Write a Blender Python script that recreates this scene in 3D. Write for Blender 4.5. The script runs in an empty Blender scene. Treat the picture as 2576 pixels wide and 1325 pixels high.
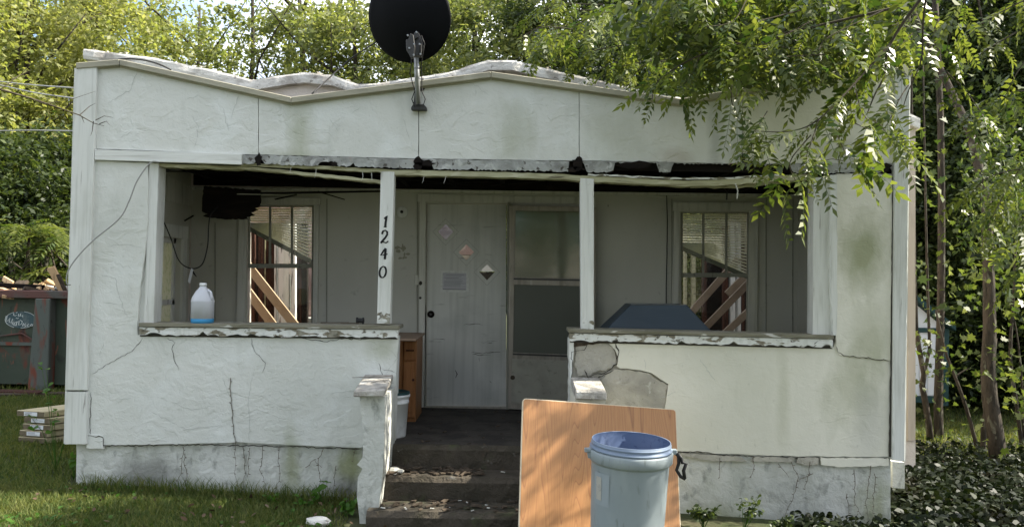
import bpy, bmesh, math, random
import numpy as np
from mathutils import Vector, Matrix
from mathutils.geometry import tessellate_polygon
R = math.radians
S = bpy.context.scene
COL = S.collection
rnd = random.Random(7)

# ------------------------------------------------------------------ camera
FPX, CX, CY = 2096.0, 1288.0, 662.5
pitch, roll = R(0.8), R(1.0)
CAM = Vector((0, 0, 1.72))
f_ = Vector((0, math.cos(pitch), math.sin(pitch)))
u0 = Vector((0, -math.sin(pitch), math.cos(pitch)))
x0 = Vector((1, 0, 0))
r_ = x0*math.cos(roll)+u0*math.sin(roll)
u_ = u0*math.cos(roll)-x0*math.sin(roll)
cam = bpy.data.cameras.new('camera'); camo = bpy.data.objects.new('camera', cam); COL.objects.link(camo)
m = Matrix(((r_.x, u_.x, -f_.x, CAM.x), (r_.y, u_.y, -f_.y, CAM.y), (r_.z, u_.z, -f_.z, CAM.z), (0, 0, 0, 1)))
camo.matrix_world = m
cam.sensor_width = 36; cam.lens = 36*FPX/2576; cam.clip_start = .05; cam.clip_end = 1000
S.camera = camo

# ------------------------------------------------------------------ light
SUN_AZ, SUN_EL = 3.5, 43.0        # azimuth: degrees from +X towards +Y
SUN_STRENGTH, SKY_STRENGTH, EXPOSURE = 5.0, 0.125, 1.42
sdir = Vector((math.cos(R(SUN_EL))*math.cos(R(SUN_AZ)), math.cos(R(SUN_EL))*math.sin(R(SUN_AZ)), math.sin(R(SUN_EL))))
sl = bpy.data.lights.new('sun', 'SUN'); sl.energy = SUN_STRENGTH; sl.angle = R(.53); sl.color = (1, .93, .80)
so = bpy.data.objects.new('sun', sl); COL.objects.link(so); so.rotation_euler = sdir.to_track_quat('Z', 'Y').to_euler(); so.location = (20, 5, 30)
W = bpy.data.worlds.new('World'); S.world = W; W.use_nodes = True
nt = W.node_tree; bg = nt.nodes['Background']
sky = nt.nodes.new('ShaderNodeTexSky'); sky.sky_type = 'NISHITA'; sky.sun_disc = False
sky.sun_elevation = R(SUN_EL); sky.sun_rotation = R(90-SUN_AZ); sky.air_density = 1.0; sky.dust_density = 1.5
tc = nt.nodes.new('ShaderNodeTexCoord'); nz = nt.nodes.new('ShaderNodeTexNoise'); nz.inputs['Scale'].default_value = 2.6; nz.inputs['Detail'].default_value = 7
mp = nt.nodes.new('ShaderNodeMapping'); mp.inputs['Scale'].default_value = (1, 1, 2.2)
rp = nt.nodes.new('ShaderNodeMapRange'); rp.inputs['From Min'].default_value = .42; rp.inputs['From Max'].default_value = .56
mx = nt.nodes.new('ShaderNodeMix'); mx.data_type = 'RGBA'
nt.links.new(tc.outputs['Generated'], mp.inputs[0]); nt.links.new(mp.outputs[0], nz.inputs['Vector']); nt.links.new(nz.outputs['Fac'], rp.inputs['Value'])
nt.links.new(rp.outputs[0], mx.inputs['Factor']); nt.links.new(sky.outputs[0], mx.inputs[6]); mx.inputs[7].default_value = (7.0, 7.2, 7.6, 1)
nt.links.new(mx.outputs[2], bg.inputs['Color']); bg.inputs['Strength'].default_value = SKY_STRENGTH
S.view_settings.view_transform = 'Standard'; S.view_settings.look = 'None'; S.view_settings.exposure = EXPOSURE; S.view_settings.gamma = 1
S.view_settings.use_curve_mapping = False
S.render.engine = 'CYCLES'; S.cycles.max_bounces = 8; S.cycles.transparent_max_bounces = 8

# ------------------------------------------------------------------ pixel -> place
def P(px, py, Y):
    d = f_ + r_*((px-CX)/FPX) + u_*((CY-py)/FPX)
    return CAM + d*(Y/d.y)
def PX(px, py, X):
    d = f_ + r_*((px-CX)/FPX) + u_*((CY-py)/FPX)
    return CAM + d*(X/d.x)
def gz(x, y):
    return -.03*(max(-6, min(6, x))+3.4) + .012*math.sin(x*1.7+y)+.012*math.sin(y*2.3-x*.7) - max(0, min(1, (6.6-y)/3))*.04
def G(px, py):
    z = -.1
    d = f_ + r_*((px-CX)/FPX) + u_*((CY-py)/FPX)
    for _ in range(6):
        p = CAM + d*((z-CAM.z)/d.z); z = gz(p.x, p.y)
    return p

# ------------------------------------------------------------------ materials
MATS = {}
def mat(name, base, layers=(), spots=(), rough=.85, bumps=(), metal=0, spec=.3, transl=0, tint=None, trans=0, ior=1.45, rib=False, alpha=1):
    m = bpy.data.materials.new(name); m.use_nodes = True
    t = m.node_tree; n = t.nodes; L = t.links
    b = n['Principled BSDF']; out = n['Material Output']
    geo = n.new('ShaderNodeNewGeometry')
    def noise(sc, det=6, kind=None, dist=0, off=0):
        mp = n.new('ShaderNodeMapping'); mp.inputs['Scale'].default_value = sc if isinstance(sc, (tuple, list)) else (sc,)*3
        mp.inputs['Location'].default_value = (off, off*1.7, off*.6)
        L.new(geo.outputs['Position'], mp.inputs[0])
        z = n.new('ShaderNodeTexNoise'); z.inputs['Scale'].default_value = 1; z.inputs['Detail'].default_value = det
        if kind: z.noise_type = kind
        z.inputs['Distortion'].default_value = dist
        L.new(mp.outputs[0], z.inputs['Vector']); return z.outputs['Fac']
    def ramp(v, lo, hi, amt):
        r = n.new('ShaderNodeMapRange'); r.inputs['From Min'].default_value = lo; r.inputs['From Max'].default_value = hi; r.inputs['To Max'].default_value = amt
        L.new(v, r.inputs['Value']); return r.outputs[0]
    def mixc(fac, a, bcol):
        x = n.new('ShaderNodeMix'); x.data_type = 'RGBA'; L.new(fac, x.inputs['Factor'])
        if isinstance(a, tuple): x.inputs[6].default_value = (*a, 1)
        else: L.new(a, x.inputs[6])
        if isinstance(bcol, tuple): x.inputs[7].default_value = (*bcol, 1)
        else: L.new(bcol, x.inputs[7])
        return x.outputs[2]
    cur = tuple(base)
    k = 0
    for lay in layers:
        col, sc, lo, hi, amt = lay[:5]; kind = lay[5] if len(lay) > 5 else None
        k += 3.1
        cur = mixc(ramp(noise(sc, 7, kind, .4, k), lo, hi, amt), cur, tuple(col))
    if spots:
        nv = noise((9, 9, 5), 8, None, .5, 5.5); 
        for (c, rad, col, amt) in spots:
            vs = n.new('ShaderNodeVectorMath'); vs.operation = 'SUBTRACT'; vs.inputs[1].default_value = c; L.new(geo.outputs['Position'], vs.inputs[0])
            vd = n.new('ShaderNodeVectorMath'); vd.operation = 'DIVIDE'; vd.inputs[1].default_value = rad; L.new(vs.outputs[0], vd.inputs[0])
            vl = n.new('ShaderNodeVectorMath'); vl.operation = 'LENGTH'; L.new(vd.outputs[0], vl.inputs[0])
            a = n.new('ShaderNodeMath'); a.operation = 'SUBTRACT'; a.inputs[0].default_value = 1.0; L.new(vl.outputs['Value'], a.inputs[1])
            s = n.new('ShaderNodeMath'); s.operation = 'ADD'; L.new(a.outputs[0], s.inputs[0]); L.new(nv, s.inputs[1])
            cur = mixc(ramp(s.outputs[0], .45, 1.25, amt), cur, tuple(col))
    if tint:
        at = n.new('ShaderNodeAttribute'); at.attribute_name = 'tint'
        cur = mixc(at.outputs['Fac'], cur, tuple(tint))
    if isinstance(cur, tuple): b.inputs['Base Color'].default_value = (*cur, 1)
    else: L.new(cur, b.inputs['Base Color'])
    b.inputs['Roughness'].default_value = rough; b.inputs['Metallic'].default_value = metal
    b.inputs['Specular IOR Level'].default_value = spec; b.inputs['Transmission Weight'].default_value = trans; b.inputs['IOR'].default_value = ior
    b.inputs['Alpha'].default_value = alpha
    prev = None
    for bp in bumps:
        sc, st, dist = bp[:3]; kind = bp[3] if len(bp) > 3 else None
        k += 2.3
        step = kind == 'STEP'
        v = noise(sc, 5, None if step else kind, .9 if step else .6, k)
        if step:
            v = ramp(v, .5, .525, 1); mk = ramp(noise((1.1, 1.1, 1.4), 3, None, .8, k*1.9), .42, .62, 1)
            mm = n.new('ShaderNodeMath'); mm.operation = 'MULTIPLY'; L.new(v, mm.inputs[0]); L.new(mk, mm.inputs[1]); v = mm.outputs[0]
        bn = n.new('ShaderNodeBump'); bn.inputs['Strength'].default_value = st; bn.inputs['Distance'].default_value = dist
        L.new(v, bn.inputs['Height'])
        if prev: L.new(prev, bn.inputs['Normal'])
        prev = bn.outputs[0]
    if prev: L.new(prev, b.inputs['Normal'])
    if transl:
        tr = n.new('ShaderNodeBsdfTranslucent'); ms = n.new('ShaderNodeMixShader'); ms.inputs[0].default_value = transl
        if isinstance(cur, tuple): tr.inputs[0].default_value = (*cur, 1)
        else:
            g = n.new('ShaderNodeMix'); g.data_type = 'RGBA'; g.blend_type = 'MULTIPLY'; g.inputs['Factor'].default_value = 1
            L.new(cur, g.inputs[6]); g.inputs[7].default_value = (1.7, 1.7, .8, 1); L.new(g.outputs[2], tr.inputs[0])
        L.new(b.outputs[0], ms.inputs[1]); L.new(tr.outputs[0], ms.inputs[2]); L.new(ms.outputs[0], out.inputs['Surface'])
    MATS[name] = m
    return m

MOSS = (.23, .25, .12); GREY = (.30, .31, .29); DK = (.10, .10, .09)
def sp(px, py, rx, ry, col, amt, Y=6.55):
    c = P(px, py, Y); return ((c.x, c.y, c.z), (rx/320, .8, ry/320), col, amt)
stucco_spots = [
 sp(1290, 330, 70, 100, MOSS, .34), sp(1540, 330, 90, 90, MOSS, .22), sp(755, 330, 45, 130, MOSS, .45), sp(735, 395, 130, 30, MOSS, .35),
 sp(1855, 380, 60, 80, DK, .25), sp(2170, 640, 70, 120, MOSS, .75), sp(2190, 860, 70, 120, MOSS, .45), sp(2120, 400, 130, 60, GREY, .5),
 sp(2140, 980, 90, 120, MOSS, .35), sp(1800, 340, 25, 160, GREY, .5), sp(1970, 1000, 20, 180, MOSS, .25), sp(2190, 1060, 60, 120, GREY, .3),
 sp(960, 880, 50, 40, MOSS, .4), sp(370, 1195, 110, 60, DK, .6), sp(730, 1180, 30, 120, MOSS, .65), sp(880, 1180, 50, 60, MOSS, .8), sp(870, 1235, 70, 45, DK, .8),
 sp(1700, 395, 60, 30, (.28, .22, .15), .4), sp(1990, 1250, 200, 90, GREY, .5), sp(2200, 1290, 60, 90, MOSS, .6), sp(2230, 430, 60, 25, DK, .6),
 sp(1800, 1320, 150, 60, MOSS, .6), sp(480, 1245, 300, 22, MOSS, .6)]
stb = [((7, 7, 7), .35, .03), ((3.6, 3.6, 6), .35, .010, 'STEP'), ((9, 9, 13), .30, .006, 'STEP'), ((5.5, 5.5, 8), .16, .015, 'RIDGED_MULTIFRACTAL'), ((38, 38, 38), .4, .007), ((150, 150, 150), .25, .002)]
stucco = mat('stucco_white', (.63, .64, .595), [((.46, .48, .43), (1.3, 1.3, .8), .45, .75, .5), ((.36, .38, .33), (5, 5, 2), .6, .8, .35), ((.74, .77, .75), (2, 2, 2), .5, .7, .5), ((.25, .26, .22), (30, 30, 14), .68, .8, .35)], stucco_spots, .9, stb)
stucco_r = mat('stucco_foliage_bounce', (.69, .675, .58), [((.52, .52, .42), (1.3, 1.3, .7), .45, .72, .6), ((.36, .38, .28), (5, 5, 1.5), .6, .8, .4), ((.25, .26, .2), (30, 30, 14), .68, .8, .35)], stucco_spots, .9, [((7, 7, 7), .3, .02), ((3, 3, 6), .22, .008, 'STEP'), ((9, 9, 13), .18, .005, 'STEP'), ((38, 38, 38), .3, .006), ((150, 150, 150), .25, .002)])  # same stucco with yellowish bounce light from the foliage mixed into its colour
found = mat('foundation_stucco', (.56, .57, .53), [((.33, .35, .28), (3, 3, 1.2), .45, .7, .6), ((.16, .17, .15), (14, 14, 9), .56, .72, .6), ((.2, .22, .12), (4, 4, .6), .62, .75, .5)], stucco_spots, .95, [((12, 12, 12), .6, .03), ((60, 60, 60), .5, .01), ((3, 3, 3), .4, .03, 'RIDGED_MULTIFRACTAL')])
concrete = mat('bare_concrete', (.42, .40, .34), [((.27, .26, .22), (6, 6, 6), .45, .65, .7), ((.55, .54, .48), (12, 12, 12), .62, .7, .6), ((.12, .11, .09), (50, 50, 50), .62, .75, .5)], rough=.95, bumps=[((20, 20, 20), .6, .02), ((90, 90, 90), .6, .006)])
capstone = mat('weathered_cap', (.42, .40, .36), [((.18, .17, .15), (12, 8, 8), .45, .62, .7), ((.62, .63, .6), (7, 7, 7), .6, .66, .7)], rough=.95, bumps=[((16, 16, 16), .8, .03), ((70, 70, 70), .5, .01)])
wood_w = mat('white_painted_wood', (.64, .65, .61), [((.45, .46, .42), (40, 40, 2.2), .5, .7, .6), ((.16, .14, .12), (46, 46, 3), .66, .72, .7), ((.36, .36, .3), (4, 4, 1.5), .5, .75, .5)], rough=.8, bumps=[((50, 50, 3), .5, .006), ((8, 8, 2), .3, .01)])
wood_wh = mat('white_painted_board_across', (.66, .67, .63), [((.4, .4, .36), (2.2, 40, 40), .5, .7, .6), ((.16, .14, .12), (3, 46, 46), .68, .73, .7), ((.32, .31, .25), (2, 4, 9), .55, .75, .6)], rough=.8, bumps=[((3, 50, 50), .5, .006)])
wood_peel = mat('peeling_painted_wood', (.66, .67, .63), [((.20, .18, .13), (7, 7, 20), .54, .57, 1), ((.08, .07, .05), (16, 16, 30), .62, .66, .9), ((.45, .46, .4), (20, 20, 6), .5, .7, .5)], rough=.85, bumps=[((8, 8, 22), .9, .015), ((60, 60, 60), .3, .004)])
wood_green = mat('mossy_bare_wood', (.21, .20, .15), [((.12, .115, .075), (3, 30, 30), .45, .65, .8), ((.6, .6, .55), (5, 30, 22), .62, .66, .8), ((.04, .04, .03), (10, 60, 60), .64, .7, .8)], rough=.9, bumps=[((6, 60, 60), .7, .008)])
wood_beam = mat('yellowed_beam_paint', (.42, .41, .27), [((.2, .18, .1), (3, 30, 30), .5, .66, .8), ((.06, .05, .03), (5, 50, 50), .63, .7, .9), ((.58, .57, .44), (6, 20, 20), .58, .66, .6)], rough=.85, bumps=[((5, 50, 50), .7, .008)])
coping_m = mat('beige_coping', (.36, .34, .26), [((.24, .23, .18), (2, 20, 20), .45, .7, .7), ((.5, .48, .38), (5, 5, 5), .55, .7, .5)], rough=.7, bumps=[((6, 20, 20), .3, .01)])
flash = mat('peeled_flashing', (.34, .35, .33), [((.2, .2, .19), (8, 8, 8), .42, .6, .8), ((.07, .06, .05), (24, 24, 24), .62, .66, .9), ((.25, .12, .08), (3.5, 3.5, 3.5), .64, .7, .7), ((.55, .56, .53), (14, 14, 14), .6, .66, .6)], rough=.85, bumps=[((12, 12, 12), 1, .02), ((50, 50, 50), .5, .006)])
black_wood = mat('charred_wood_and_shade', (.012, .010, .009), [((.03, .022, .016), (4, 30, 30), .5, .7, .8)], rough=.95, spec=.1)  # dark wood, also colours the sheets that stand in for cavity shade
brown_wood = mat('dark_brown_wood', (.07, .03, .02), [((.02, .012, .01), (30, 30, 3), .45, .65, .8), ((.2, .12, .08), (40, 40, 2), .62, .7, .5)], rough=.9, bumps=[((40, 40, 3), .6, .01)])
wallp = mat('porch_wall_paint', (.49, .485, .42), [((.40, .395, .34), (1.5, 1.5, .8), .45, .7, .6), ((.22, .21, .17), (9, 9, 9), .66, .76, .5), ((.18, .18, .15), (40, 40, 40), .72, .78, .5)], rough=.7, bumps=[((1.5, 1.5, 1.5), .2, .03), ((80, 80, 80), .15, .003)])
trimp = mat('porch_trim_paint', (.55, .545, .48), [((.3, .3, .25), (20, 20, 2), .5, .7, .6), ((.14, .13, .1), (40, 40, 4), .68, .74, .6)], rough=.65, bumps=[((40, 40, 4), .3, .004)])
sash_m = mat('sash_paint', (.28, .28, .23), [((.12, .11, .09), (30, 30, 8), .6, .7, .7)], rough=.7)
door_m = mat('door_paint', (.56, .565, .52), [((.40, .41, .37), (30, 30, 1.2), .45, .7, .5), ((.15, .15, .13), (3, 3, 26), .67, .73, .5), ((.3, .31, .28), (1.5, 1.5, 1.5), .45, .7, .6)], rough=.6, bumps=[((40, 40, 3), .2, .003)])
alum = mat('dull_aluminium', (.33, .30, .25), [((.2, .18, .15), (20, 20, 4), .45, .65, .7), ((.45, .42, .36), (30, 30, 3), .6, .7, .6)], rough=.55, metal=.2)
kick = mat('kick_panel', (.34, .33, .27), [((.24, .23, .19), (6, 6, 6), .45, .65, .7), ((.16, .15, .12), (25, 25, 25), .63, .7, .5)], rough=.6)
scuff = mat('scuff_dirt', (.10, .095, .08), rough=.9)
crackm = mat('crack_dark', (.06, .056, .048), rough=1, spec=.05)
vine_m = mat('dead_vine', (.17, .145, .11), [((.05, .04, .03), (40, 40, 40), .45, .6, .8)], rough=.95)
main_st = mat('main_wall_stucco', (.68, .61, .54), [((.55, .49, .43), (2, 2, 2), .45, .7, .6), ((.3, .26, .22), (6, 6, 3), .62, .75, .5)], rough=.9, bumps=stb[:1]+stb[-2:])
rollcap = mat('white_roll_cap', (.70, .68, .63), [((.34, .31, .27), (5, 5, 8), .46, .62, .8), ((.18, .16, .14), (14, 14, 14), .64, .7, .7)], rough=.85, bumps=[((9, 9, 9), .5, .02), ((40, 40, 40), .5, .01)])
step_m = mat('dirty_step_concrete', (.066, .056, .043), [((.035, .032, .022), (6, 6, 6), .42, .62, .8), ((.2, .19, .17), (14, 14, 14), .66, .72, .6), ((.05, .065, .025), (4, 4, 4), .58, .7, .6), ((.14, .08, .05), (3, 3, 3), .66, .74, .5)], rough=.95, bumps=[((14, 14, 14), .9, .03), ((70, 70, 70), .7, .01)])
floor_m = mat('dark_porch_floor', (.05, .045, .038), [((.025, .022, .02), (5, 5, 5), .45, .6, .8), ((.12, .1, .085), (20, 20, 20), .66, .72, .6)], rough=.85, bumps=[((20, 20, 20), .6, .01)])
debris_m = mat('wood_debris', (.08, .062, .045), [((.04, .03, .02), (30, 30, 30), .45, .6, .8)], rough=.95)
chip_m = mat('paint_chip', (.5, .5, .46), [((.25, .24, .2), (30, 30, 30), .5, .65, .8)], rough=.9)
tan = mat('new_lumber', (.42, .32, .22), [((.33, .23, .14), (5, 5, 5), .45, .65, .6), ((.16, .08, .04), (13, 13, 13), .67, .72, .7)], rough=.75, bumps=[((30, 30, 30), .2, .003)])
lum_m = mat('treated_lumber', (.48, .42, .27), [((.36, .3, .18), (3, 30, 30), .45, .65, .7), ((.22, .17, .1), (10, 14, 14), .66, .72, .7)], rough=.8, bumps=[((3, 40, 40), .4, .004)])
lum_end = mat('lumber_end_grain', (.17, .14, .09), [((.1, .08, .05), (40, 40, 40), .45, .6, .7)], rough=.9)
label_w = mat('paper_label', (.7, .72, .72), rough=.6)
ink = mat('black_ink', (.012, .012, .012), rough=.6)
blind_m = mat('blind_slat_vinyl', (.72, .70, .66), [((.5, .48, .45), (9, 9, 9), .5, .7, .6)], rough=.5, transl=.15)
glass = mat('window_glass', (.8, .85, .82), rough=.03, trans=1, ior=1.45, spec=.5)
def glass_mix(name, fac, tintc, fm=1.6, ro=.02):
    m = bpy.data.materials.new(name); m.use_nodes = True; t = m.node_tree; n = t.nodes; L = t.links
    n.remove(n['Principled BSDF'])
    tr = n.new('ShaderNodeBsdfTransparent'); tr.inputs[0].default_value = (*tintc, 1)
    gl = n.new('ShaderNodeBsdfGlossy'); gl.inputs['Roughness'].default_value = ro
    geo = n.new('ShaderNodeNewGeometry'); no = n.new('ShaderNodeTexNoise'); no.inputs['Scale'].default_value = 3.5; L.new(geo.outputs['Position'], no.inputs['Vector'])
    b = n.new('ShaderNodeBump'); b.inputs['Strength'].default_value = .12; b.inputs['Distance'].default_value = .03; L.new(no.outputs['Fac'], b.inputs['Height']); L.new(b.outputs[0], gl.inputs['Normal'])
    ly = n.new('ShaderNodeFresnel'); ly.inputs[0].default_value = 1.5
    ad = n.new('ShaderNodeMath'); ad.operation = 'MULTIPLY_ADD'; ad.inputs[1].default_value = fm; ad.inputs[2].default_value = fac; L.new(ly.outputs[0], ad.inputs[0])
    ms = n.new('ShaderNodeMixShader'); L.new(ad.outputs[0], ms.inputs[0]); L.new(tr.outputs[0], ms.inputs[1]); L.new(gl.outputs[0], ms.inputs[2])
    L.new(ms.outputs[0], n['Material Output'].inputs['Surface']); return m
pane_m = glass_mix('pane_glass', .0, (.88, .90, .88), .7)
storm_glass = glass_mix('storm_door_glass', .12, (.90, .92, .86), 1.4, .10)
screen_m = mat('dark_screen', (.10, .105, .085), [((.13, .14, .12), (10, 10, 10), .66, .72, .5)], rough=.45)
black_dish = mat('backlit_dish_black', (.004, .0045, .006), rough=.6, spec=.12)  # near-black base paints in the shade of the backlit side
galv = mat('galvanised_pole', (.32, .33, .33), [((.2, .2, .2), (20, 20, 20), .5, .65, .5)], rough=.45, metal=.5)
dkmetal = mat('dark_metal', (.06, .06, .058), rough=.5, metal=.5)
cable_b = mat('black_cable', (.02, .02, .02), rough=.5)
cable_g = mat('grey_cable', (.3, .3, .28), rough=.6)
grill_m = mat('slate_grill_enamel', (.035, .055, .075), [((.05, .07, .09), (3, 3, 14), .45, .65, .6)], rough=.38, spec=.5)
cab_m = mat('cabinet_wood', (.30, .14, .055), [((.2, .085, .03), (40, 40, 3), .45, .65, .8), ((.36, .18, .08), (10, 10, 2), .5, .7, .5)], rough=.5)
cab_top = mat('cabinet_top', (.28, .2, .14), rough=.7)
bucket_m = mat('white_bucket_plastic', (.66, .67, .66), [((.45, .45, .42), (12, 12, 12), .58, .7, .5)], rough=.4)
bottle_m = mat('milky_bottle_plastic', (.68, .70, .74), rough=.35, transl=.3)
liquid_m = mat('blue_liquid_band', (.05, .28, .52), rough=.3, transl=.2)
def board_material():
    m = bpy.data.materials.new('oak_laminate'); m.use_nodes = True; t = m.node_tree; n = t.nodes; L = t.links; b = n['Principled BSDF']
    tcn = n.new('ShaderNodeTexCoord'); mp = n.new('ShaderNodeMapping'); mp.inputs['Scale'].default_value = (6, 6, .34); L.new(tcn.outputs['Object'], mp.inputs[0])
    wv = n.new('ShaderNodeTexNoise'); wv.inputs['Scale'].default_value = 1; wv.inputs['Detail'].default_value = 1; wv.inputs['Distortion'].default_value = .3; L.new(mp.outputs[0], wv.inputs['Vector'])
    mu = n.new('ShaderNodeMath'); mu.operation = 'MULTIPLY'; mu.inputs[1].default_value = 24; L.new(wv.outputs['Fac'], mu.inputs[0])
    fr = n.new('ShaderNodeMath'); fr.operation = 'FRACT'; L.new(mu.outputs[0], fr.inputs[0])
    r = n.new('ShaderNodeValToRGB'); L.new(fr.outputs[0], r.inputs[0])
    e = r.color_ramp.elements; e[0].position = 0; e[0].color = (.25, .115, .05, 1); e[1].position = 1; e[1].color = (.33, .16, .07, 1)
    e2 = r.color_ramp.elements.new(.10); e2.color = (.38, .185, .075, 1); e3 = r.color_ramp.elements.new(.9); e3.color = (.42, .215, .088, 1)
    mp2 = n.new('ShaderNodeMapping'); mp2.inputs['Scale'].default_value = (220, 220, 9); L.new(tcn.outputs['Object'], mp2.inputs[0])
    n2 = n.new('ShaderNodeTexNoise'); n2.inputs['Scale'].default_value = 1; L.new(mp2.outputs[0], n2.inputs['Vector'])
    r2 = n.new('ShaderNodeMapRange'); r2.inputs['From Min'].default_value = .4; r2.inputs['From Max'].default_value = .7; r2.inputs['To Max'].default_value = .35; L.new(n2.outputs['Fac'], r2.inputs['Value'])
    x = n.new('ShaderNodeMix'); x.data_type = 'RGBA'; L.new(r2.outputs[0], x.inputs['Factor']); L.new(r.outputs[0], x.inputs[6]); x.inputs[7].default_value = (.24, .115, .05, 1)
    L.new(x.outputs[2], b.inputs['Base Color']); b.inputs['Roughness'].default_value = .42; return m
oak = board_material()
edge_m = mat('pale_edge_band', (.62, .54, .40), [((.4, .34, .25), (20, 20, 8), .5, .7, .6)], rough=.6)
can_m = mat('grey_blue_can_plastic', (.245, .285, .30), [((.22, .26, .28), (9, 9, 3), .5, .72, .6), ((.13, .145, .14), (30, 30, 7), .60, .72, .7), ((.12, .12, .11), (4, 4, 3), .62, .74, .5), ((.33, .37, .38), (5, 5, 2), .55, .7, .5)], rough=.48, spec=.4)
can_in = mat('blue_can_inside', (.075, .11, .20), [((.03, .05, .12), (30, 30, 30), .58, .68, .8)], rough=.4)
dump_m = mat('rusty_green_steel', (.05, .066, .046), [((.07, .082, .06), (2, 2, 2), .45, .65, .7), ((.13, .04, .025), (2.6, 2.6, 1.6), .58, .63, .95), ((.02, .02, .018), (7, 7, 4), .58, .7, .7), ((.2, .08, .05), (12, 12, 3), .66, .7, .8)], rough=.65, bumps=[((3, 3, 3), .3, .04), ((30, 30, 30), .3, .006)])
dump_rust = mat('rusted_rib_steel', (.10, .115, .10), [((.17, .05, .03), (5, 5, 1.2), .48, .55, .95), ((.05, .05, .045), (20, 20, 6), .6, .7, .7)], rough=.75, bumps=[((20, 20, 8), .5, .01)])
dump_rim = mat('maroon_rim_steel', (.12, .06, .05), [((.08, .09, .08), (3, 3, 3), .5, .62, .8), ((.03, .02, .02), (20, 20, 20), .6, .7, .7)], rough=.7)
decal_m = mat('teal_decal', (.05, .09, .10), [((.12, .15, .15), (9, 9, 9), .5, .6, .8)], rough=.5)
decal_w = mat('worn_decal_white', (.5, .54, .52), rough=.6)
splint_m = mat('splintered_wood', (.62, .43, .24), [((.3, .18, .1), (20, 20, 5), .55, .65, .8)], rough=.8)
shed_w = mat('shed_white', (.55, .58, .62), [((.42, .45, .48), (2, 2, 1), .5, .7, .5)], rough=.6)
shed_g = mat('shed_green_trim', (.012, .04, .04), rough=.5)
bark = mat('bark', (.055, .045, .033), [((.02, .018, .013), (16, 16, 5), .45, .6, .8), ((.15, .15, .11), (11, 11, 5), .6, .66, .7)], rough=.95, bumps=[((18, 18, 5), 1, .03)])
bark2 = mat('twig_bark', (.055, .045, .03), [((.13, .12, .08), (20, 20, 20), .55, .65, .6)], rough=.9)
soil = mat('ground_soil', (.045, .055, .022), [((.07, .06, .035), (1.2, 1.2, 1.2), .5, .65, .7), ((.03, .045, .012), (5, 5, 5), .45, .6, .6), ((.13, .11, .07), (.7, .9, 1), .6, .68, .6)], rough=1, bumps=[((9, 9, 9), .6, .05)])
grass_m = mat('grass_blades', (.04, .08, .016), [((.10, .12, .03), (1.5, 1.5, 1.5), .48, .62, .7), ((.15, .13, .06), (3.3, 3.3, 3.3), .62, .7, .6)], rough=.6, transl=.35, tint=(.22, .22, .08), spec=.25)
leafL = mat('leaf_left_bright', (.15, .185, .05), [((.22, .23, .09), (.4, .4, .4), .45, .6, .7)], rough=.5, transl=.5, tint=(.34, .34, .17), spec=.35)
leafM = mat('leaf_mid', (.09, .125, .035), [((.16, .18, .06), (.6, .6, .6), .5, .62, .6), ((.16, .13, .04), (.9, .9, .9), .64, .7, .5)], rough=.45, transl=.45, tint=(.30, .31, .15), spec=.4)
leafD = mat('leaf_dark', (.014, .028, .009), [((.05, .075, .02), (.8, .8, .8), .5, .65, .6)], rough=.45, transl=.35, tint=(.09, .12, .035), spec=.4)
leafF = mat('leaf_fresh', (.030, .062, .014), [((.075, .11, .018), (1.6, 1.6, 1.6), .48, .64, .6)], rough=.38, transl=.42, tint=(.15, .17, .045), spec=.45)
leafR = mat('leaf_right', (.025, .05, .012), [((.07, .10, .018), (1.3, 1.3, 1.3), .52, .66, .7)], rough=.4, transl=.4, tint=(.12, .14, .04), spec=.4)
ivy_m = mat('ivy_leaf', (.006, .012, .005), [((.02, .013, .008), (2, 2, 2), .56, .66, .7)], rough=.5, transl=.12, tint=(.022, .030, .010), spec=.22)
weed_m = mat('weed_leaf', (.06, .14, .02), [((.1, .18, .03), (5, 5, 5), .5, .65, .5)], rough=.5, transl=.4)
nb_m = mat('pale_siding', (.78, .64, .55), rough=.8)
plaster_p = mat('pink_plaster', (.38, .28, .26), [((.6, .55, .5), (4, 4, 4), .6, .66, .7), ((.2, .13, .1), (8, 8, 8), .58, .68, .5)], rough=.9)
whitewood = mat('chipped_white_frame', (.66, .66, .64), [((.1, .08, .07), (30, 30, 3), .6, .66, .9)], rough=.8)
notice_m = mat('notice_paper', (.46, .46, .48), [((.36, .36, .38), (4, 4, 60), .5, .58, .6)], rough=.5)
tape_m = mat('clear_tape', (.60, .61, .57), [((.48, .49, .45), (30, 30, 30), .5, .6, .6)], rough=.35)

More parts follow.
